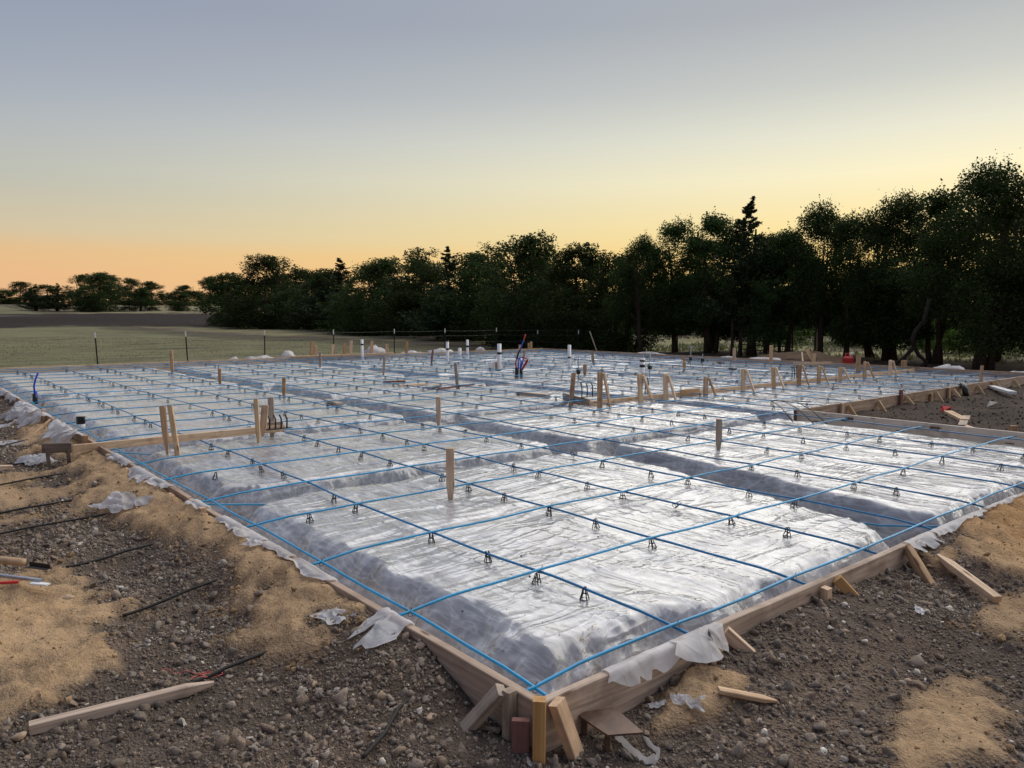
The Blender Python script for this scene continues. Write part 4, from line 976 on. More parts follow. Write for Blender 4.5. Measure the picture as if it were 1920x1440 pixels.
flap('L', .80, 1.02, .26, 34, 'torn plastic flap drooping onto dirt, nearest one on the left form', 3, ragged=.4)
flap('L', 1.50, 1.92, .085, 35, 'crumpled white plastic flap on the left form, second from the corner', 11, puff=.02, amp=.028)
flap('L', 1.98, 2.32, .05, 40, 'narrow torn plastic strip on the left form, third flap from the corner', 19)
flap('L', 2.36, 3.05, .085, 40, 'long torn plastic flap over the sand berm, fourth from the corner', 23, amp=.022)
flap('L', 3.35, 3.62, .07, 55, 'small plastic scrap clinging to the left form by the first trench', 29)
flap('L', 4.15, 5.15, .13, 42, 'wide crumpled plastic flap on the left form before the ledge board', 31, puff=.02, amp=.03)
flap('L', 5.35, 5.95, .10, 45, 'plastic flap on the left form just below the ledge board', 37, amp=.025)
flap('L', 7.25, 8.45, .26, 20, 'big billowing white plastic bundle on the left form above the ledge board', 41, puff=.085, ragged=.35, amp=.03)
flap('L', 9.3, 11.3, .42, 26, 'largest white plastic flap spilling down the sand at the far left', 43, puff=.08, ragged=.5, amp=.04)
flap('L', 12.1, 12.9, .13, 40, 'small puffed plastic bundle on the left form near the picture edge', 47, puff=.06, amp=.03)
flap('L', 13.2, 14.0, .13, 40, 'last puffed plastic bundle at the left picture edge', 53, puff=.06, amp=.03)
flap('R', .30, .72, .10, 62, 'smooth plastic flap hanging down the right form near the corner', 59, ragged=.3, amp=.008)
flap('R', .68, .98, .17, 28, 'big stiff white plastic flap bulging over the right form', 61, puff=.03, ragged=.35, amp=.014)
flap('R', 2.78, 3.12, .12, 38, 'white plastic flap at the joint of the right form boards', 67, ragged=.5)
flap('R', 3.12, 3.95, .06, 45, 'long low plastic flap along the orange sand mound', 71, ragged=.5, amp=.014)
flap('R', 4.0, 4.6, .06, 40, 'thin plastic strip at the right picture edge beside the doubled planks', 73, amp=.012)
def scrap(u, v, a, b, h, rz, label, seed, mat='flap'):
    n = 22; x = np.linspace(-.5, .5, n); X, Y = np.meshgrid(x, x, indexing='ij')
    e = .5*np.sqrt((2*X)**2+(2*Y)**2); rag = 1+.35*noise2(np.arctan2(Y, X)*1.6+seed, e*0+seed, seed)
    Xw = X*a*rag; Yw = Y*b*rag; c, s = math.cos(rz), math.sin(rz)
    U = u+Xw*c-Yw*s; Vv = v+Xw*s+Yw*c
    z = ground_h(U, Vv)*.5+gz(u, v)*.5+.010+h*np.clip(ridge(X*2+seed, Y*1.6, seed)**2*.7+noise2(X*3, Y*3+seed, seed+1)*.4, 0, 2)
    V = np.stack([U, Vv, z], -1).reshape(-1, 3); idx = np.arange(n*n).reshape(n, n)
    F = np.stack([idx[:-1, :-1], idx[1:, :-1], idx[1:, 1:], idx[:-1, 1:]], -1).reshape(-1, 4)
    o = link('plastic_scrap', np_mesh('plastic_scrap', V, F, True), M[mat]); tag(o, label, 'plastic', 'loose plastic scraps on the ground')
scrap(-.36, 4.28, .22, .46, .06, .2, 'crumpled clear plastic scrap lying on sand at the left', 3)
scrap(-.62, 10.3, .9, .9, .03, .3, 'flat grey plastic strips spread on the soil at the far left', 5)
scrap(-.52, 8.55, .30, .5, .02, .4, 'thin strip of white plastic at the end of a strand tail', 7)
scrap(-.52, 6.98, .20, .45, .10, .2, 'peaked white plastic scrap draped beside the dark stand', 9)
scrap(-.08, 2.36, .10, .10, .012, .3, 'tiny clear plastic scrap at the end of a black strand tail', 11)
scrap(-.17, 1.20, .12, .20, .02, .1, 'clear plastic scrap half covered by sand near the corner', 13)
scrap(.54, -.21, .05, .11, .035, .4, 'small upright white plastic scrap right of the corner', 15)
scrap(.50, -.10, .07, .03, .008, -.4, 'tiny bluish plastic scrap on the soil right of the corner', 17)
scrap(2.10, -.38, .07, .04, .015, .5, 'tiny white scrap on the soil near the right picture edge', 19)
# humps of plastic behind the far form
def hump(u, v, w, d, h, label, seed):
    V, F = ico(3); W = V.copy(); W[:, 2] = np.maximum(W[:, 2], -.2)
    k = 1+.30*noise2(W[:, 0]*2.6+seed, W[:, 1]*2.2+W[:, 2]*2.4, seed)+.22*ridge(W[:, 0]*4+seed, W[:, 2]*4+W[:, 1]*3, seed+1); W = W*k[:, None]*np.array((w/2*.85, d/2, h*.72))
    o = link('plastic_bundle', np_mesh('plastic_bundle', W, F, True), M['flap']); o.location = (u, v, gz(u, v)+.02)
    tag(o, label, 'plastic', 'white plastic bundles behind the far forms')
for k, (u, v, w, d, h, lab) in enumerate([(6.45, 20.75, .5, .35, .24, 'small white plastic lump behind the far form, leftmost'), (7.25, 20.8, 1.3, .4, .26, 'wide low white plastic bundle behind the far form'), (8.1, 20.75, .6, .35, .40, 'peaked white plastic bundle right of the wide low one'),
        (9.15, 20.8, .5, .3, .24, 'small white plastic lump left of the stacked stakes'), (11.2, 20.8, 1.0, .5, .48, 'tall white plastic bundle among the stacked stakes'), (12.6, 20.8, 1.4, .35, .24, 'long flat white plastic strip behind the far form'),
        (13.9, 20.9, 1.5, .35, .28, 'white plastic bundle by the short wide pipe'), (15.7, 20.9, .4, .3, .34, 'small round white plastic lump near the far corner'), (19.0, 15.5, .4, 1.4, .22, 'white plastic strip behind the tree side form near the far corner'),
        (19.0, 11.0, .4, 1.2, .24, 'white plastic lump below the dark trunks'), (19.0, 12.3, .4, .8, .2, 'small white plastic lump left of the one below the trunks'), (19.0, 5.9, .4, .8, .25, 'white plastic lump left of the big tree trunk'), (19.0, 4.2, .4, .8, .2, 'white plastic lump right of the big tree trunk')]):
    hump(u, v, w, d, h, lab, 5+k*3)

# ------------------------------------------------------------------ stakes and kickers outside the forms
def out_stake(p, h, label, mat='stake', th=.038, wd=.05, up=(1, 0, 0), lean=(0, 0), sink=.10):
    z = gz(p[0], p[1]); o = beam('form_stake', (p[0], p[1], z-sink), (p[0]+lean[0], p[1]+lean[1], z+h), th, wd, M[mat], up=up)
    return tag(o, label, 'stake', 'stakes and braces outside the forms')
def kicker(top, foot, label, mat='stake', th=.036, wd=.05, up=(0, 0, 1)):
    zf = gz(foot[0], foot[1])-.03; o = beam('form_brace', (foot[0], foot[1], zf), top, th, wd, M[mat], up=up)
    return tag(o, label, 'brace', 'stakes and braces outside the forms')
# near corner
tag(beam('corner_stake', (-.062, -.062, -.30), (-.060, -.060, .035), .042, .042, M['stake_orange'], up=(.7, -.7, 0)), 'orange square stake standing right at the near corner', 'stake')
tag(beam('form_brace', (.078, -.118, -.235), (.018, -.060, .0), .036, .058, M['stake_orange'], up=(.9, .3, .3)), 'brown brace leaning on the form right of the orange corner stake', 'brace')
tag(beam('wood_block', (-.085, .005, -.24), (-.085, .005, -.055), .03, .06, M['stake_red'], up=(.7, -.7, 0)), 'red brown wood block left of the orange corner stake', 'wood block')
tag(beam('form_stake', (-.062, .095, -.26), (-.060, .095, .005), .04, .036, M['stake_grey'], up=(0, 1, 0)), 'grey stake behind the leaning brace left of the corner', 'stake')
tag(beam('form_brace', (-.165, .255, -.20), (-.078, .118, .002), .036, .052, M['stake_grey'], up=(.3, .8, .3)), 'grey weathered brace leaning left of the near corner', 'brace')
# right-hand form
out_stake((.92, -.065), .075, 'short stake below the big stiff plastic flap', 'stake', up=(1, 0, 0)); kicker((.985, -.055, -.02), (1.06, -.15), 'short brace beside the big stiff plastic flap', 'stake')
out_stake((1.80, -.068), .055, 'small square stake top at the middle of the right form', 'lumber', wd=.045); kicker((1.93, -.052, -.005), (1.99, -.13), 'orange short brace at the middle of the right form', 'stake_orange')
kicker((2.735, -.05, -.01), (2.60, -.245), 'pale brace leaning on the right form at the board joint', 'stake', wd=.055)
out_stake((4.9, -.16), .05, 'dark stake block at the right picture edge', 'lumber_dark', wd=.08)
# left-hand form
out_stake((-.065, 9.55), .16, 'orange stake at the left form under the largest plastic flap', 'stake_orange', up=(0, 1, 0), wd=.06)
kicker((-.05, 9.10, -.03), (-.32, 8.75), 'brown brace leaning on the left form above the plastic bundle', 'stake', wd=.06)
out_stake((-.065, 6.98), .10, 'short brown stake block at the left form by the ledge board', 'stake', up=(0, 1, 0), wd=.08); out_stake((-.065, 5.98), .04, 'brown stake block at the left form just below the ledge board', 'stake_grey', up=(0, 1, 0), wd=.08)
kicker((-.055, 5.9, -.06), (-.18, 5.7), 'short brace below the ledge board on the left form', 'stake_grey')
out_stake((-.07, 3.30), .025, 'pale stake end buried in sand on the left form', 'lumber', up=(0, 1, 0), wd=.05)
# along the bare soil
for k, (u, h, kk) in enumerate([(8.4, .12, 0), (8.85, .06, 0), (9.25, .14, 1), (10.2, .10, 2), (11.2, .22, 1), (12.4, .10, 1), (13.15, .17, 1), (14.3, .10, 2), (15.3, .14, 1), (16.3, .12, 2)]):
    if kk != 2: out_stake((u, VN-.07), h+.03, 'stake at the bare soil form, %s from the notch corner' % ORD[k], ('stake', 'stake_red', 'stake')[k % 3], up=(1, 0, 0), wd=.08)
    if kk: kicker((u+.22, VN-.05, -.05), (u+.24, VN-.17), 'brace at the bare soil form, near its %s stake' % ORD[k], 'stake_pale', wd=.06)
# stacked stakes leaning along the far form
for k, (u, h, ln) in enumerate([(8.75, .62, .05), (8.95, .45, -.05), (9.45, .48, .05), (9.95, .5, -.05), (10.1, .62, .05), (10.85, .58, .06), (11.5, .42, -.04), (12.2, .52, .05)]):
    tag(beam('form_stake', (u, V2+.09, -.3), (u+ln, V2+.10, -.3+.3+h*.75), .04, .10, M['stake'], up=(1, 0, 0)), 'brown stake of the row at the far form, %s from left' % ORD[k], 'stake', 'row of stakes at the far form')
tag(beam('plank', (8.05, V2-.06, .02), (11.6, V2-.10, .02), .10, .035, M['lumber']), 'pale plank lying along the far form below the stacked stakes', 'plank')
for k, (u, v) in enumerate([(17.3, V2+.1), (17.75, V2+.1), (17.9, V2+.12)]):
    tag(beam('form_stake', (u, v, -.3), (u, v, .16+.05*k), .04, .09, M['stake'], up=(1, 0, 0)), 'small stake near the far corner, %s from left' % ORD[k], 'stake', 'small stakes near the far corner')

# ------------------------------------------------------------------ things lying in the foreground
def lying(name, a, b, th, wd, mat, label, cat, lift=.0, up=(0, 0, 1), taper=0):
    o = beam(name, (a[0], a[1], gz(*a)+wd/2+lift), (b[0], b[1], gz(*b)+wd/2+lift), th, wd, M[mat], up=up, point=taper); return tag(o, label, cat, 'lumber lying on the soil')
lying('plank', (-.715, 1.165), (-1.335, 1.265), .042, .040, 'form', 'long plank with a dark pointed end lying in the left foreground', 'plank', .004, taper=.10)
lying('wood_stake', (.82, -.40), (.66, -.255), .035, .018, 'lumber', 'short pale pointed stake lying on soil in the right foreground', 'stake', .004, taper=.05)
lying('wood_stake', (2.84, -.17), (2.62, -.545), .05, .035, 'lumber', 'long split stake lying on soil below the right form', 'stake', .008, taper=.1)
# low stand at the left: dark board on two legs
e = empty('board_stand', (-.30, 6.53, gz(-.3, 6.53))); tag(e, 'low dark board on two black legs at the left end of the ledge board', 'stand')
beam('board', (-.50, 6.62, .015), (-.27, 6.50, .015), .05, .09, M['lumber_dark'], parent=e); beam('board', (-.49, 6.64, .058), (-.28, 6.53, .058), .07, .010, M['lumber_dark'], parent=e)
for (x, y) in ((-.46, 6.58), (-.30, 6.50)): beam('leg', (x, y, gz(x, y)-.05), (x-.01, y, .0), .03, .03, M['lumber_dark'], parent=e)
tag(beam('wood_block', (-.88, 6.75, gz(-.88, 6.75)+.02), (-.74, 6.75, gz(-.74, 6.75)+.02), .05, .05, M['lumber']), 'orange brown wood block at the left picture edge', 'wood block')
# pink string
st = []
for k in range(90):
    t = k/89.; a = t*26
    if t < .35: q = (-.84+.17*t/.35, 1.45-.14*t/.35)
    else: r = .018+.022*math.sin(a*.37)**2; q = (-.70+.03*math.sin(a*.21)+r*math.cos(a), 1.29-.02*t+r*1.4*math.sin(a))
    st.append((q[0], q[1], gz(*q)+.016+.006*math.sin(a*1.7)))
tag(MB().tube(st, .0013, 4).build('string', M['string'], None, True), 'tangle of pink mason string by the long plank', 'string')
# tools in the sand at the left edge
gt = gz(-1.15, 3.0)
e = empty('level_tool', (-1.15, 2.95, gt)); tag(e, 'green grey metal rail tool with white tip lying in the sand', 'tool')
beam('rail', (-1.34, 3.12, gt+.03), (-1.075, 2.76, gt+.022), .022, .016, M['galv'], parent=e); beam('tip', (-1.12, 2.78, gt+.012), (-1.055, 2.70, gt+.012), .030, .010, M['pvc'], parent=e); beam('grip', (-1.40, 2.95, gt+.02), (-1.17, 2.84, gt+.014), .016, .014, M['red'], parent=e)
e = empty('cardboard_tube', (-1.15, 3.12, gt)); tag(e, 'brown cardboard tube with dark red end lying by the tools', 'tube')
MB().tube([(-.13, .17, .05), (.035, -.03, .045)], .022, 12).build('tube', M['cardboard'], e, True); MB().tube([(-.16, .205, .05), (-.128, .168, .05)], .0225, 12).build('end', M['red_pex'], e, True)
e = empty('bracket', (-1.05, 3.02, gt)); tag(e, 'dark metal angle bracket in the sand by the tools', 'bracket'); beam('flange', (-1.10, 3.08, gt+.02), (-1.02, 2.95, gt+.02), .03, .004, M['steel'], parent=e); beam('web', (-1.085, 3.09, gt+.03), (-1.005, 2.96, gt+.03), .004, .026, M['steel'], parent=e)
tag(MB().box((-1.08, 3.19, gt+.06), (.004, .05, .045), Matrix.Identity(4), bev=.001).build('steel_plate', M['galv']), 'small grey steel plate standing behind the cardboard tube', 'plate')
# rusty plate on two legs, right of the corner
e = empty('steel_stand', (.19, -.12, -.2)); tag(e, 'rusty steel plate on two legs right of the near corner', 'stand')
b = MB(); c = [(.145, .0, -.108), (.135, -.165, -.112), (.225, -.245, -.100), (.262, -.075, -.094)]
c = [(x, y-.022, z) for x, y, z in c]
b.add([(x-.19, y+.12, z+.2) for x, y, z in c]+[(x-.19, y+.12, z+.207) for x, y, z in c], [(0, 3, 2, 1), (4, 5, 6, 7), (0, 1, 5, 4), (1, 2, 6, 5), (2, 3, 7, 6), (3, 0, 4, 7)]); b.build('plate', M['rust'], e)
for (x, y) in ((.163, -.050), (.158, -.165)): MB().tube([(x-.19, y+.12, -.04), (x-.19, y+.12, .095)], .011, 6).build('leg', M['rust'], e)
# bent strip of white plastic with a black lip, standing in the soil
g0 = gz(.28, -.20); e = empty('plastic_strip', (.28, -.20, g0)); tag(e, 'bent strip of white plastic edging with black lip right of the corner', 'plastic')
path = [(-.015, .135), (-.03, .09), (-.05, .02), (-.065, -.05), (-.06, -.085), (-.03, -.10), (.005, -.085), (.03, -.04), (.045, .02), (.055, .06)]; fine_p = []
for p, q in zip(path[:-1], path[1:]):
    for k in range(4): fine_p.append((p[0]+(q[0]-p[0])*k/4, p[1]+(q[1]-p[1])*k/4))
fine_p.append(path[-1]); b = MB(); n = len(fine_p); hs = [.050*(1-.55*i/n)+.006*math.sin(i*1.1) for i in range(n)]
off = lambda i: (.004*math.sin(i*.8), .004*math.cos(i*.9))
b.add([(x, y, -.02) for x, y in fine_p]+[(x+off(i)[0], y+off(i)[1], hs[i]) for i, (x, y) in enumerate(fine_p)], [(i, i+1, n+i+1, n+i) for i in range(n-1)]); b.build('strip', M['flap'], e, True)
MB().tube([(x-.004, y, .004) for x, y in fine_p[:20]], .005, 5).build('lip', M['black'], e, True)

# dry grass straws on the plastic by the near corner
b = MB(); r_ = random.Random(4)
for k in range(46):
    u = r_.gauss(.62, .10); v = .34+.10*r_.random()+.25*(u-.6); a = r_.uniform(-.6, .9); l = r_.uniform(.012, .035); z = sz(u, v)+.004
    b.tube([(u, v, z), (u+l*math.cos(a)*.5, v+l*math.sin(a)*.5, z+.006), (u+l*math.cos(a), v+l*math.sin(a), sz(u+l*math.cos(a), v+l*math.sin(a))+.003)], .0011, 3, False)
tag(b.build('dry_straw', M['cardboard']), 'brown dry grass straw scattered on the plastic by the near corner', 'straw', kind='stuff')

# ------------------------------------------------------------------ bare soil notch
lying('board', (10.3, 2.35), (11.25, 2.95), .12, .05, 'lumber', 'pale board lying flat on the bare notch soil', 'board'); lying('board', (9.75, 2.2), (10.9, 2.55), .10, .04, 'stake_grey', 'grey board crossing below the pale board on the notch soil', 'board'); lying('board', (9.3, 1.75), (9.9, 2.25), .08, .03, 'lumber', 'thin pale board end nearest the notch board', 'board')
def flag(u, v, label, col='red'):
    b = MB(); z = gz(u, v); b.add([(u-.12, v+.06, z+.02), (u+.10, v-.02, z+.02), (u+.02, v-.06, z+.10), (u-.04, v+.05, z+.12), (u-.1, v, z+.05)], [(0, 1, 2, 3), (0, 4, 3), (0, 1, 4), (1, 2, 4), (2, 3, 4)]); tag(b.build('plastic_flag', M[col]), label, 'flag')
flag(11.3, 2.98, 'crumpled red marker flag on the bare notch soil')
flag(12.6, 2.75, 'small pale triangular scrap on the notch soil', 'stone')
e = empty('drain_pipe', (15.2, 3.2, -.2)); tag(e, 'white drain pipe with open end lying on soil at the right edge', 'pipe')
b = MB(); ax = Vector((.80, -.60, 0)); p0 = Vector((14.55, 2.86, -.12)); 
MB().tube([p0-Vector((15.2, 3.2, -.2)), p0+ax*2.6-Vector((15.2, 3.2, -.2))], .075, 18, False).build('pipe', M['pvc'], e, True); MB().tube([p0+ax*.05-Vector((15.2, 3.2, -.2)), p0+ax*.055-Vector((15.2, 3.2, -.2))], .058, 18).build('bore_shade', M['black'], e, True)  # black disc inside the open end stands in for the shade in the pipe
beam('sleeve', (15.35, 3.75, -.10), (14.5, 3.05, -.13), .13, .05, M['pvc'], parent=e)
e = empty('vent_elbow', (13.75, VN-.1, -.1)); tag(e, 'black bent tube end hanging over the bare soil form', 'tube'); MB().tube([(.12, .1, .09), (.0, 0, .12), (-.12, -.06, .06), (-.16, -.1, -.08)], .05, 8).build('elbow', M['tape'], e, True)

# ------------------------------------------------------------------ fence along the pasture and the trees
def tpost(u, v, h, label, tip=.22, lean=(0, 0), group='dark steel fence posts with white tips'):
    z = gz(u, v); e = empty('fence_post', (u, v, z)); tag(e, label, 'fence post', group)
    w = .026; k = (h-tip)/h; b = MB(); f = lambda t: (lean[0]*t, lean[1]*t, h*t)
    def tee(t0, t1):
        q = MB(); a, c = f(t0), f(t1)
        for (dx, dy, sx, sy) in ((0, 0, .05, .012), (0, .02, .012, .04)):
            vs = [(p[0]+dx+i*sx/2, p[1]+dy+j*sy/2, p[2]) for p in (a, c) for i, j in ((-1, -1), (1, -1), (1, 1), (-1, 1))]
            q.add(vs, [(0, 3, 2, 1), (4, 5, 6, 7), (0, 1, 5, 4), (1, 2, 6, 5), (2, 3, 7, 6), (3, 0, 4, 7)])
        return q
    tee(0, k).build('post', M['post'], e); tee(k, 1).build('tip', M['post_white'], e)
FP = [(1.55, 31.4), (4.95, 31.4), (8.3, 31.3), (11.6, 31.3), (14.85, 31.1), (18.0, 30.9), (20.7, 30.4), (24.2, 30.6)]
for k, (u, v) in enumerate(FP): tpost(u, v, 1.42, 'dark fence post with white tip in the pasture, %s from the left picture edge' % (ORD[k-1] if k else 'outermost'), lean=(-.05 if k in (1, 2) else .02*(k % 2), 0))
FQ = [(25.7, 28.9), (26.3, 26.4), (28.4, 26.0), (29.9, 24.8), (30.6, 23.4), (30.3, 21.5)]
for k, (u, v) in enumerate(FQ): tpost(u, v, 1.30, 'dark fence post with white tip under the trees, %s past the pasture' % ORD[k], tip=.2)
FR = [(41.1, 21.2), (40.2, 17.4), (40.3, 15.8), (41.2, 23.0)]
for k, (u, v) in enumerate(FR): tpost(u, v, 1.5, 'dark fence post in front of the light shrubs, %s from right' % ORD[[2, 1, 0, 3][k]], tip=.15)
line = FP+FQ
for k, h in enumerate((.35, .7, 1.05, 1.3)):
    pts = []
    for (a, c) in zip(line[:-1], line[1:]):
        for s in range(4): t = s/4.; u = a[0]+(c[0]-a[0])*t; v = a[1]+(c[1]-a[1])*t; pts.append((u, v+.02, gz(u, v)+h-.03*math.sin(math.pi*t)))
    tag(MB().tube(pts, .003, 4).build('fence_wire', M['wire']), '%s wire of the pasture fence counted from the ground' % ORD[k], 'wire', 'thin wires of the pasture fence')
# mesh fence and white rail in front of the shrubs
for k, h in enumerate((.3, .6, .9, 1.2)):
    tag(MB().tube([(44, 30, gz(44, 30)+h), (41.2, 23, gz(41.2, 23)+h), (40.2, 17.4, gz(40.2, 17.4)+h), (40.3, 15.8, gz(40.3, 15.8)+h), (41, 9, gz(41, 9)+h)], .006, 4).build('fence_wire', M['wire']), '%s wire of the fence before the light shrubs' % ORD[k], 'wire', 'wires of the fence before the shrubs')
tag(beam('rail', (40.3, 17.4, .55), (40.35, 15.6, .45), .06, .09, M['post_white']), 'pale rail between two posts in front of the shrubs', 'rail')
# pipe gate
e = empty('pipe_gate', (27.7, 17.0, gz(27.7, 17))); tag(e, 'dark metal pipe gate standing open between the trunks', 'gate'); z0 = gz(28, 16.7)
ga = Vector((27.2, 17.3, z0)); gb = Vector((28.9, 15.9, z0)); off = Vector((27.7, 17.0, gz(27.7, 17)))
for k in range(6):
    h = .22+.21*k; MB().tube([ga+Vector((0, 0, h+.1))-off, gb+Vector((0, 0, h-.02))-off], .025, 6).build('rail', M['steel'], e, True)
for q, h in ((ga, 1.4), (gb, 1.28), ((ga+gb)/2, 1.3)): MB().tube([q-off, q+Vector((0, 0, h))-off], .035, 7).build('upright', M['steel'], e, True)
for k, (u, v, h) in enumerate([(27.1, 17.7, 1.6), (27.3, 17.45, 1.5)]): tag(MB().tube([(u, v, z0-.1), (u, v, z0+h)], .07, 8).build('gate_post', M['bark']), 'round wooden gate post, %s of two beside the pipe gate' % ['left', 'right'][k], 'post')
tag(beam('gate_post', (34.0, 17.6, -.6), (34.0, 17.6, .75), .12, .12, M['lumber_dark'], up=(1, 0, 0)), 'brown wooden post behind the pipe gate', 'post')
# low timber bench frame
e = empty('timber_frame', (27.5, 26.0, gz(27.5, 26))); tag(e, 'low grey timber frame under the trees left of the trunks', 'frame'); z0 = gz(27.5, 26)
beam('board', (27.0, 26.45, z0+.22), (28.2, 25.5, z0+.24), .05, .16, M['stake_grey'], parent=e)
for (u, v, h) in ((27.75, 25.85, .75), (28.1, 25.55, .8)): beam('post', (u, v, z0-.1), (u, v, z0+h), .09, .09, M['stake_grey'], up=(1, 0, 0), parent=e)
tag(beam('pole', (18.9, 17.8, -.35), (18.65, 18.1, .70), .035, .035, M['stake_grey']), 'thin pole leaning by the tree side form near the timber frame', 'pole')
# red fuel can
e = empty('fuel_can', (22.6, 10.25, gz(22.6, 10.25))); tag(e, 'red plastic fuel can with pale spout beside a stake', 'fuel can')
MB().box((0, 0, .2), (.34, .34, .36), Matrix.Rotation(.5, 4, 'Z'), bev=.06).build('body', M['red'], e); MB().tube([(.05, -.05, .38), (.08, -.1, .50)], .035, 8).build('spout', M['pvc'], e, True); MB().tube([(-.1, .05, .36), (-.06, .05, .46), (.06, .03, .46), (.1, .0, .36)], .02, 6).build('handle', M['red'], e, True)
# sand pile
V, F = ico(4); W = V.copy(); W[:, 2] = np.maximum(W[:, 2], 0); k = 1+.18*fbm(W[:, 0]*2, W[:, 1]*2, 4, 8); W = W*np.array((1.2, 1.9, .5))*k[:, None]
me = np_mesh('sand_pile', W, F, True); a = me.color_attributes.new('soil', 'FLOAT_COLOR', 'POINT'); a.data.foreach_set('color', np.tile(np.array((.24, .165, .105, 1), np.float32), len(W)))
o = link('sand_pile', me, M['ground']); o.location = (24.8, 13.0, gz(24.8, 13)-.08); tag(o, 'low heap of orange brown sand before the trees', 'sand pile')
tag(beam('plank', (22.2, 11.6, gz(22.2, 11.6)+.1), (23.0, 12.1, gz(23, 12.1)+.42), .05, .09, M['lumber']), 'short plank propped on the low sand heap', 'plank')
# leaning dead branch with forked foot
e = empty('dead_branch', (23.9, 8.75, gz(23.9, 8.75))); tag(e, 'bare dark forked branch standing left of the big tree', 'branch')
MB().tube([(0, 0, .75), (-.06, .05, 1.0), (.02, -.02, 1.3), (.22, -.18, 1.6), (.32, -.26, 2.3)], [.07, .075, .07, .065, .06], 8).build('stem', M['bark_dead'], e, True)
for p, r in [([(0, 0, .78), (-.22, .18, .45), (-.5, .42, .15), (-.75, .62, -.05)], [.07, .055, .04, .02]), ([(0, 0, .78), (.12, -.10, .5), (.32, -.27, .28), (.28, -.23, -.03)], [.07, .06, .055, .04]), ([(-.22, .18, .45), (-.2, .16, .2), (-.1, .08, -.03)], [.045, .03, .02]), ([(.32, -.27, .28), (.15, -.12, .1), (0, 0, -.04)], [.05, .035, .02]), ([(.28, -.23, .1), (.5, -.42, .02)], [.03, .012])]:
    MB().tube(p, r, 7).build('fork', M['bark_dead'], e, True)
tag(beam('form_stake', (19.1, 7.0, -.3), (19.12, 7.0, .12), .05, .14, M['lumber'], up=(.7, -.7, 0)), 'short pale stake below the dead branch', 'stake')

# ------------------------------------------------------------------ trees
def leaves(P, s, r, elong=1.7, droop=0.0):
    n = len(P); nrm = r.normal(size=(n, 3)); nrm[:, 2] += .4; nrm /= np.linalg.norm(nrm, axis=1)[:, None]
    t = r.normal(size=(n, 3)); t[:, 2] -= droop; t -= nrm*(t*nrm).sum(1)[:, None]; t /= np.linalg.norm(t, axis=1)[:, None]; b = np.cross(nrm, t)
    L_ = (s*elong)[:, None]*t*.5; W = s[:, None]*b*.5
    V = np.stack([P-L_, P-W*.9+L_*.1, P+L_, P+W*.9+L_*.1], 1).reshape(-1, 3)
    return V, np.arange(n*4).reshape(n, 4)
def broad_crown(seed, H=7.0, R=2.6, low=.22, n=15000, leaf=.10, blobs=26, gap=.0):
    r = np.random.default_rng(seed); pts = []
    cs = []
    for k in range(blobs):
        t = r.uniform(0, 1)**(.9 if low > .1 else 1.15); z = H*(low+(1-low)*(.06+.90*t)); rad = R*(1-abs(2*(.12+.88*t)-.85)**2.2*.75) if low > .1 else R*(1-.75*max(t-.45, 0)**1.3/.46)
        rad = max(rad, .25*R); a = r.uniform(0, 2*np.pi); d = rad*np.sqrt(r.uniform(0, 1))*.82; br = R*r.uniform(.24, .44)*(1-.35*t)
        cs.append((d*np.cos(a), d*np.sin(a), min(z, H-br*.7), br))
    cs.append((r.normal()*.2, r.normal()*.2, H*.93, R*.22))
    w = np.array([c[3]**2 for c in cs]); w /= w.sum()
    ncl = n//22; pick = r.choice(len(cs), ncl, p=w); C = np.array(cs)[pick]
    d = r.normal(size=(ncl, 3)); d /= np.linalg.norm(d, axis=1)[:, None]; rr = C[:, 3]*r.uniform(.30, 1.16, ncl)**.7
    cl = C[:, :3]+d*rr[:, None]*np.array((1, 1, .85))
    P = (cl[:, None]+r.normal(size=(ncl, 22, 3))*np.array((.14, .14, .12))*R/2.6).reshape(-1, 3)
    # twigs with leaves that stick out of the outline
    tips = cl[r.random(ncl) < .16]; up = r.normal(size=(len(tips), 3))*.35+np.array((0, 0, .6)); q = np.linspace(.05, .62, 12)
    T = (tips[:, None]+up[:, None]*q[None, :, None]*.75+r.normal(size=(len(tips), 12, 3))*.035).reshape(-1, 3)
    P = np.concatenate([P, T]); P = P[(P[:, 2] > H*low*.75)]
    s = leaf*r.uniform(.6, 1.35, len(P)); V, F = leaves(P, s, r, 1.7, .3)
    return np_mesh('crown', V, F), cs
def cedar_crown(seed, H=7.0, R=1.7, low=.04, n=15000, leaf=.085):
    r = np.random.default_rng(seed); nb = 300; P = []
    for k in range(nb):
        t = r.uniform(0, 1)**1.25; z = H*(low+(1-low)*t); a = r.uniform(0, 2*np.pi); rad = R*(1-t)**1.05*r.uniform(.45, 1.35)+.025
        m = n//nb; q = np.sqrt(r.uniform(.05, 1, m)); d = np.array((np.cos(a), np.sin(a), .0))
        pp = np.array((0, 0, z))+q[:, None]*rad*d+np.array((0, 0, 1))*(q**1.6*rad*r.uniform(.3, .95)+.0)[:, None]+r.normal(size=(m, 3))*(.03+.16*(1-t))*np.array((1, 1, .7))*(1.15-q)[:, None]
        P.append(pp)
    P = np.concatenate(P); P[:, :2] += .25*np.sin(P[:, 2:3]*1.1+np.array((0, 1.3))); keep = r.random(len(P)) < np.clip(1.25-P[:, 2]/H*.55, .3, 1); P = P[keep]; s = leaf*r.uniform(.5, 1.2, len(P))*np.clip(1.5-P[:, 2]/H*.95, .45, 1); V, F = leaves(P, s, r, 2.6, -.6)
    return np_mesh('crown', V, F), []
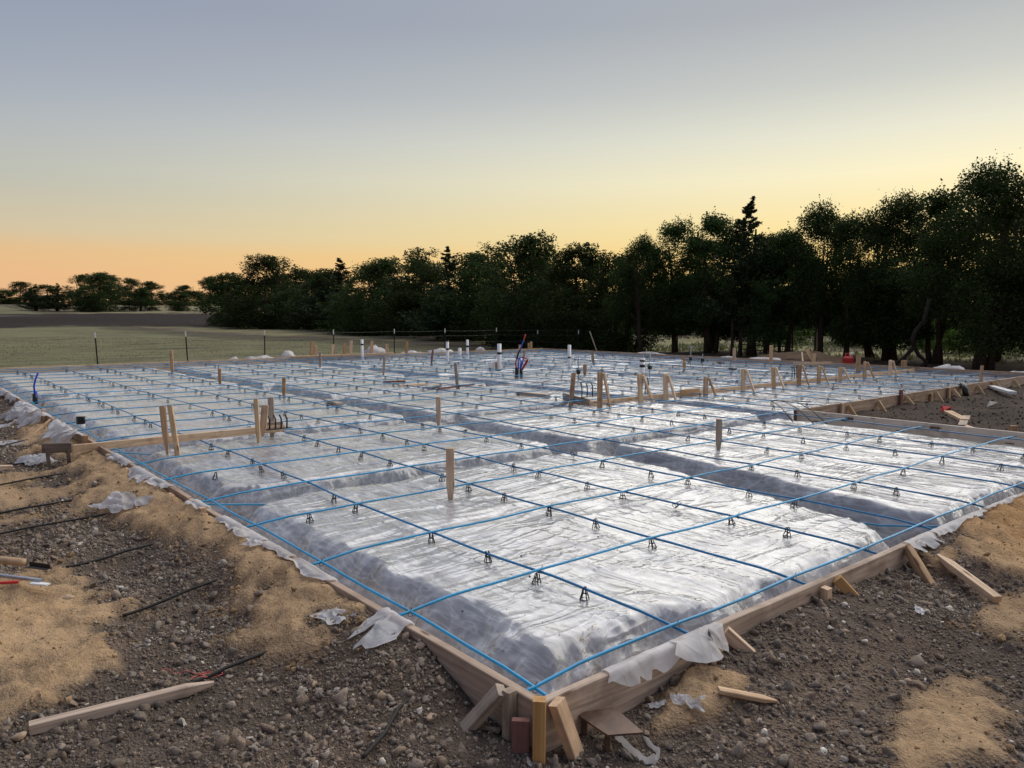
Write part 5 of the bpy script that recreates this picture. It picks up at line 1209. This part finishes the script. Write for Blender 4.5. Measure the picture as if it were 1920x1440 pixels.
def trunk_mesh(seed, H, low, cs, stems=1, r0=.16):
    rr = random.Random(seed); b = MB()
    for s in range(stems):
        a = rr.uniform(0, 6.28); off = (0 if stems == 1 else .22); x, y = off*math.cos(a+s*6.28/stems), off*math.sin(a+s*6.28/stems)
        lx, ly = (rr.uniform(-.5, .5), rr.uniform(-.5, .5)) if stems > 1 else (rr.uniform(-.25, .25), rr.uniform(-.25, .25)); pts = []; rad = []
        for k in range(9):
            t = k/8.; pts.append((x+lx*t*1.8+rr.uniform(-.04, .04), y+ly*t*1.8+rr.uniform(-.04, .04), -.15+H*.82*t)); rad.append(r0*(1.25 if k == 0 else 1)*(1-.82*t)/(1+.35*(stems-1)))
        b.tube(pts, rad, 8)
        for k in range(2, 8):
            for _ in range(2):
                p = Vector(pts[k]); tgt = min(cs, key=lambda c: (Vector(c[:3])-p).length+rr.uniform(0, 2.0)) if cs else (p.x+rr.uniform(-.8, .8), p.y+rr.uniform(-.8, .8), p.z+.3)
                q = Vector(tgt[:3]); m = (p+q)/2+Vector((rr.uniform(-.2, .2), rr.uniform(-.2, .2), rr.uniform(0, .3))); b.tube([p, m, q], [rad[k]*.55, rad[k]*.35, .012], 5, False)
    return b.mesh('trunk', True)
PROTO = {}
def proto(key, kind, seed, **kw):
    if kind == 'cedar': cm, cs = cedar_crown(seed, **{k: v for k, v in kw.items() if k not in ('stems', 'r0')})
    else: cm, cs = broad_crown(seed, **{k: v for k, v in kw.items() if k not in ('stems', 'r0')})
    cm.materials.append(M['cedar'] if kind == 'cedar' else (M['shrub'] if kind == 'shrub' else M['leaf']))
    tm = trunk_mesh(seed, kw.get('H', 7.0), kw.get('low', .2), cs, kw.get('stems', 1), kw.get('r0', .16)); tm.materials.append(M['bark'])
    PROTO[key] = (cm, tm)
proto('A', 'broad', 1, low=.15, n=31000, leaf=.062, blobs=34, stems=2); proto('B', 'broad', 2, low=.14, R=2.4, n=28000, leaf=.062); proto('H', 'broad', 21, low=.13, R=2.2, n=28000, leaf=.058, blobs=38, stems=3); proto('I', 'broad', 22, low=.0, R=2.4, n=20000, leaf=.075, blobs=30, stems=2); proto('C', 'broad', 3, low=.0, R=2.9, n=24000, leaf=.085, blobs=44, stems=2); proto('D', 'broad', 4, low=.0, R=2.6, n=22000, leaf=.085, blobs=40)
proto('E', 'cedar', 5, low=.03, R=1.9); proto('F', 'cedar', 6, low=.16, R=1.6, n=13000); proto('G', 'broad', 7, low=.11, R=3.0, n=40000, leaf=.056, blobs=32, stems=3, r0=.24); proto('S', 'shrub', 8, low=.0, H=2.2, R=1.5, n=5000, leaf=.07, stems=2, r0=.04)
def tree(key, u, v, H, W, label, rz=0.0, group='trees of the tree line', H0=None, W0=None, cat='tree', name='tree'):
    cm, tm = PROTO[key]; H0 = H0 or {'S': 2.2}.get(key, 7.0); W0 = W0 or {'A': 5.2, 'B': 4.8, 'C': 5.8, 'D': 5.0, 'E': 3.8, 'F': 3.2, 'G': 6.0, 'S': 3.0, 'H': 4.4, 'I': 4.8}[key]
    e = empty(name, (u, v, gz(u, v)-.05), rz); e.scale = (W/W0, W/W0, H/H0); tag(e, label, cat, group)
    for nm, me in (('trunk', tm), ('crown', cm)):
        o = D.objects.new(nm, me); COL.objects.link(o); o.parent = e
    return e
TL = [('D', 46.6, 133, 9.4, 13, 'leafy tree at the far left end of the tree line'), ('C', 46.6, 117, 11.6, 15, 'tall round tree, second from the left end of the tree line'), ('I', 46.0, 100, 7.4, 12, 'lower bushy tree left of the first cedar'), ('E', 43, 86, 9.0, 10.5, 'spiky cedar left of the tree line middle, taller than its left neighbour'),
      ('C', 39, 68, 7.9, 11, 'bushy dark tree right of the left cedar'), ('I', 36.5, 56.5, 7.9, 10, 'dense tree before the row starts to rise'), ('E', 34.2, 48.5, 7.6, 7.6, 'dark cedar with a forked top in the middle of the tree line'), ('I', 33.1, 42, 7.4, 8.8, 'bushy tree right of the middle cedar'),
      ('C', 29.6, 34.0, 7.0, 7.0, 'rounded tree above the timber frame, left of the dip'), ('D', 28.9, 28.9, 6.1, 6.2, 'bushy tree just left of the dip in the tree line'), ('C', 28.5, 25.6, 5.2, 5.2, 'lowest tree at the dip of the tree line'), ('A', 27.2, 22.9, 5.6, 3.9, 'slim tree with several thin trunks right of the dip'),
      ('B', 28.6, 22.0, 6.4, 4.4, 'tree on a single thick trunk right of the dip'), ('H', 28.7, 19.9, 6.4, 5.0, 'tall round tree left of the pointed cedar'), ('F', 27.9, 17.3, 7.0, 4.4, 'tall pointed cedar above the pipe gate'), ('H', 28.0, 15.7, 5.3, 4.0, 'lower tree right of the pointed cedar'),
      ('A', 28.5, 14.5, 6.3, 3.9, 'tree with twin dark trunks beside the sand heap'), ('B', 27.9, 13.0, 5.7, 3.6, 'dark narrow tree on a straight trunk right of the sand heap'), ('G', 29.4, 11.9, 6.4, 5.2, 'wide airy tree with sky showing through its top'), ('H', 28.8, 9.9, 6.3, 5.2, 'tall airy tree left of the biggest tree'),
      ('G', 26.4, 7.6, 6.6, 5.9, 'biggest tree, with thick reddish trunk, at the right picture edge'), ('H', 29.0, 6.0, 6.7, 6.2, 'tree half cut off by the right picture edge'), ('G', 28, 1.5, 7.5, 6, 'tree beyond the right picture edge')]
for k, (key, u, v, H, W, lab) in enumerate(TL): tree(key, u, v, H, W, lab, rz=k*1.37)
# a second rank just behind closes the gaps
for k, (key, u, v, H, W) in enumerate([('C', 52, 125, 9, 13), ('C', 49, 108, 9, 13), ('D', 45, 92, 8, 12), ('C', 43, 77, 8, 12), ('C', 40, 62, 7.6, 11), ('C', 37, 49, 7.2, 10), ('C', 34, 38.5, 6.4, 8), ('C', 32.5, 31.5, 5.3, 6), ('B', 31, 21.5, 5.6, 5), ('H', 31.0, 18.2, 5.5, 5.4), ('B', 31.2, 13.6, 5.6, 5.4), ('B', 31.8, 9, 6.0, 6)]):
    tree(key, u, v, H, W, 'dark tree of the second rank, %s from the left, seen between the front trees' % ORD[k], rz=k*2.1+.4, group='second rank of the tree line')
# far side of the field behind the trees
rr = random.Random(3)
for k in range(20):
    u = 62+rr.uniform(-3, 6)+k*.8; v = 78-k*4.4+rr.uniform(-1, 1); tree('CDC'[k % 3], u, v, 6.2+rr.uniform(-1, 1.2), 8.5, 'dark hedge tree across the field behind the trunks, %s from the left' % ORD[k], rz=k, group='hedge across the field')
# far left
for (key, u, v, H, W, lab) in [('E', 25.5, 193, 5.9, 9, 'dark cedar at the far left, left of the domed tree'), ('E', 29.5, 192, 6.2, 8, 'cedar with a pointed top just left of the domed tree'), ('C', 37.5, 190, 8.6, 13.5, 'round domed tree standing alone at the far left'), ('D', 45.5, 188, 5.4, 9, 'dark low tree right of the domed tree'), ('D', 53.5, 187, 4.9, 8, 'small dark tree between the domed tree and the tree line')]:
    tree(key, u, v, H, W, lab, rz=u, group='trees beyond the plowed strip')
for k in range(17):
    u = 8+k*7.2+rr.uniform(-2, 2); v = 300-k*2.2+rr.uniform(-8, 8); 
    tree('CD'[k % 2], u, v, 8.5+rr.uniform(-1.5, 2.2)-(2.4 if 2 < k < 5 else 0), 13, 'small tree of the far wood on the left horizon, %s from the left' % ORD[k], rz=k*1.9, group='far wood on the left horizon')
# shrubs
for k, (u, v, H, W, lab) in enumerate([(43.5, 19.5, 4.4, 4.2, 'tall light green shrub glowing behind the trunks'), (42.5, 15.6, 2.6, 3.4, 'dark green shrub behind the pale rail'), (37.5, 13.2, 2.0, 2.8, 'bright green rounded bush left of the biggest tree'), (38.5, 11.6, 1.3, 2.2, 'low grey green bush right of the bright green one'), (38, 9.0, 1.6, 3.0, 'pale shrub right of the biggest trunk'), (39, 7.2, 1.8, 3.0, 'shrub at the right picture edge behind the trees'), (45, 25, 3, 4, 'light shrub seen left of the gate')]):
    tree('S', u, v, H, W, lab, rz=k*2.0, group='shrubs behind the trees', cat='shrub', name='shrub')
# ------------------------------------------------------------------ grass
def grass(name, n, u0, u1, v0, v1, hmin, hmax, label, seed, cond=None):
    r = np.random.default_rng(seed); u = r.uniform(u0, u1, n); v = v0+(v1-v0)*r.uniform(0, 1, n)**1.6
    m = fbm(u*.35, v*.35, 4, seed) > -.25
    if cond is not None: m &= cond(u, v)
    u, v = u[m], v[m]; n = len(u); z = ground_h(u, v); h = r.uniform(hmin, hmax, n)*(1+v/60); a = r.uniform(0, 6.28, n); w = h*.28
    dx, dy = np.cos(a)*w, np.sin(a)*w; lx, ly = r.normal(0, .35, n)*h, r.normal(0, .35, n)*h
    V = np.stack([np.stack([u-dx, v-dy, z-.01], -1), np.stack([u+dx, v+dy, z-.01], -1), np.stack([u+lx, v+ly, z+h], -1)], 1).reshape(-1, 3)
    tag(link(name, np_mesh(name, V, np.arange(n*3).reshape(n, 3)), M['grass']), label, 'grass', kind='stuff')
grass('pasture_grass', 60000, -14, 29, 23.6, 70, .012, .035, 'short pale green pasture grass beyond the far form', 5)
grass('verge_grass', 9000, 30, 55, 4, 34, .06, .20, 'dry rough grass behind the trees on the right', 9)
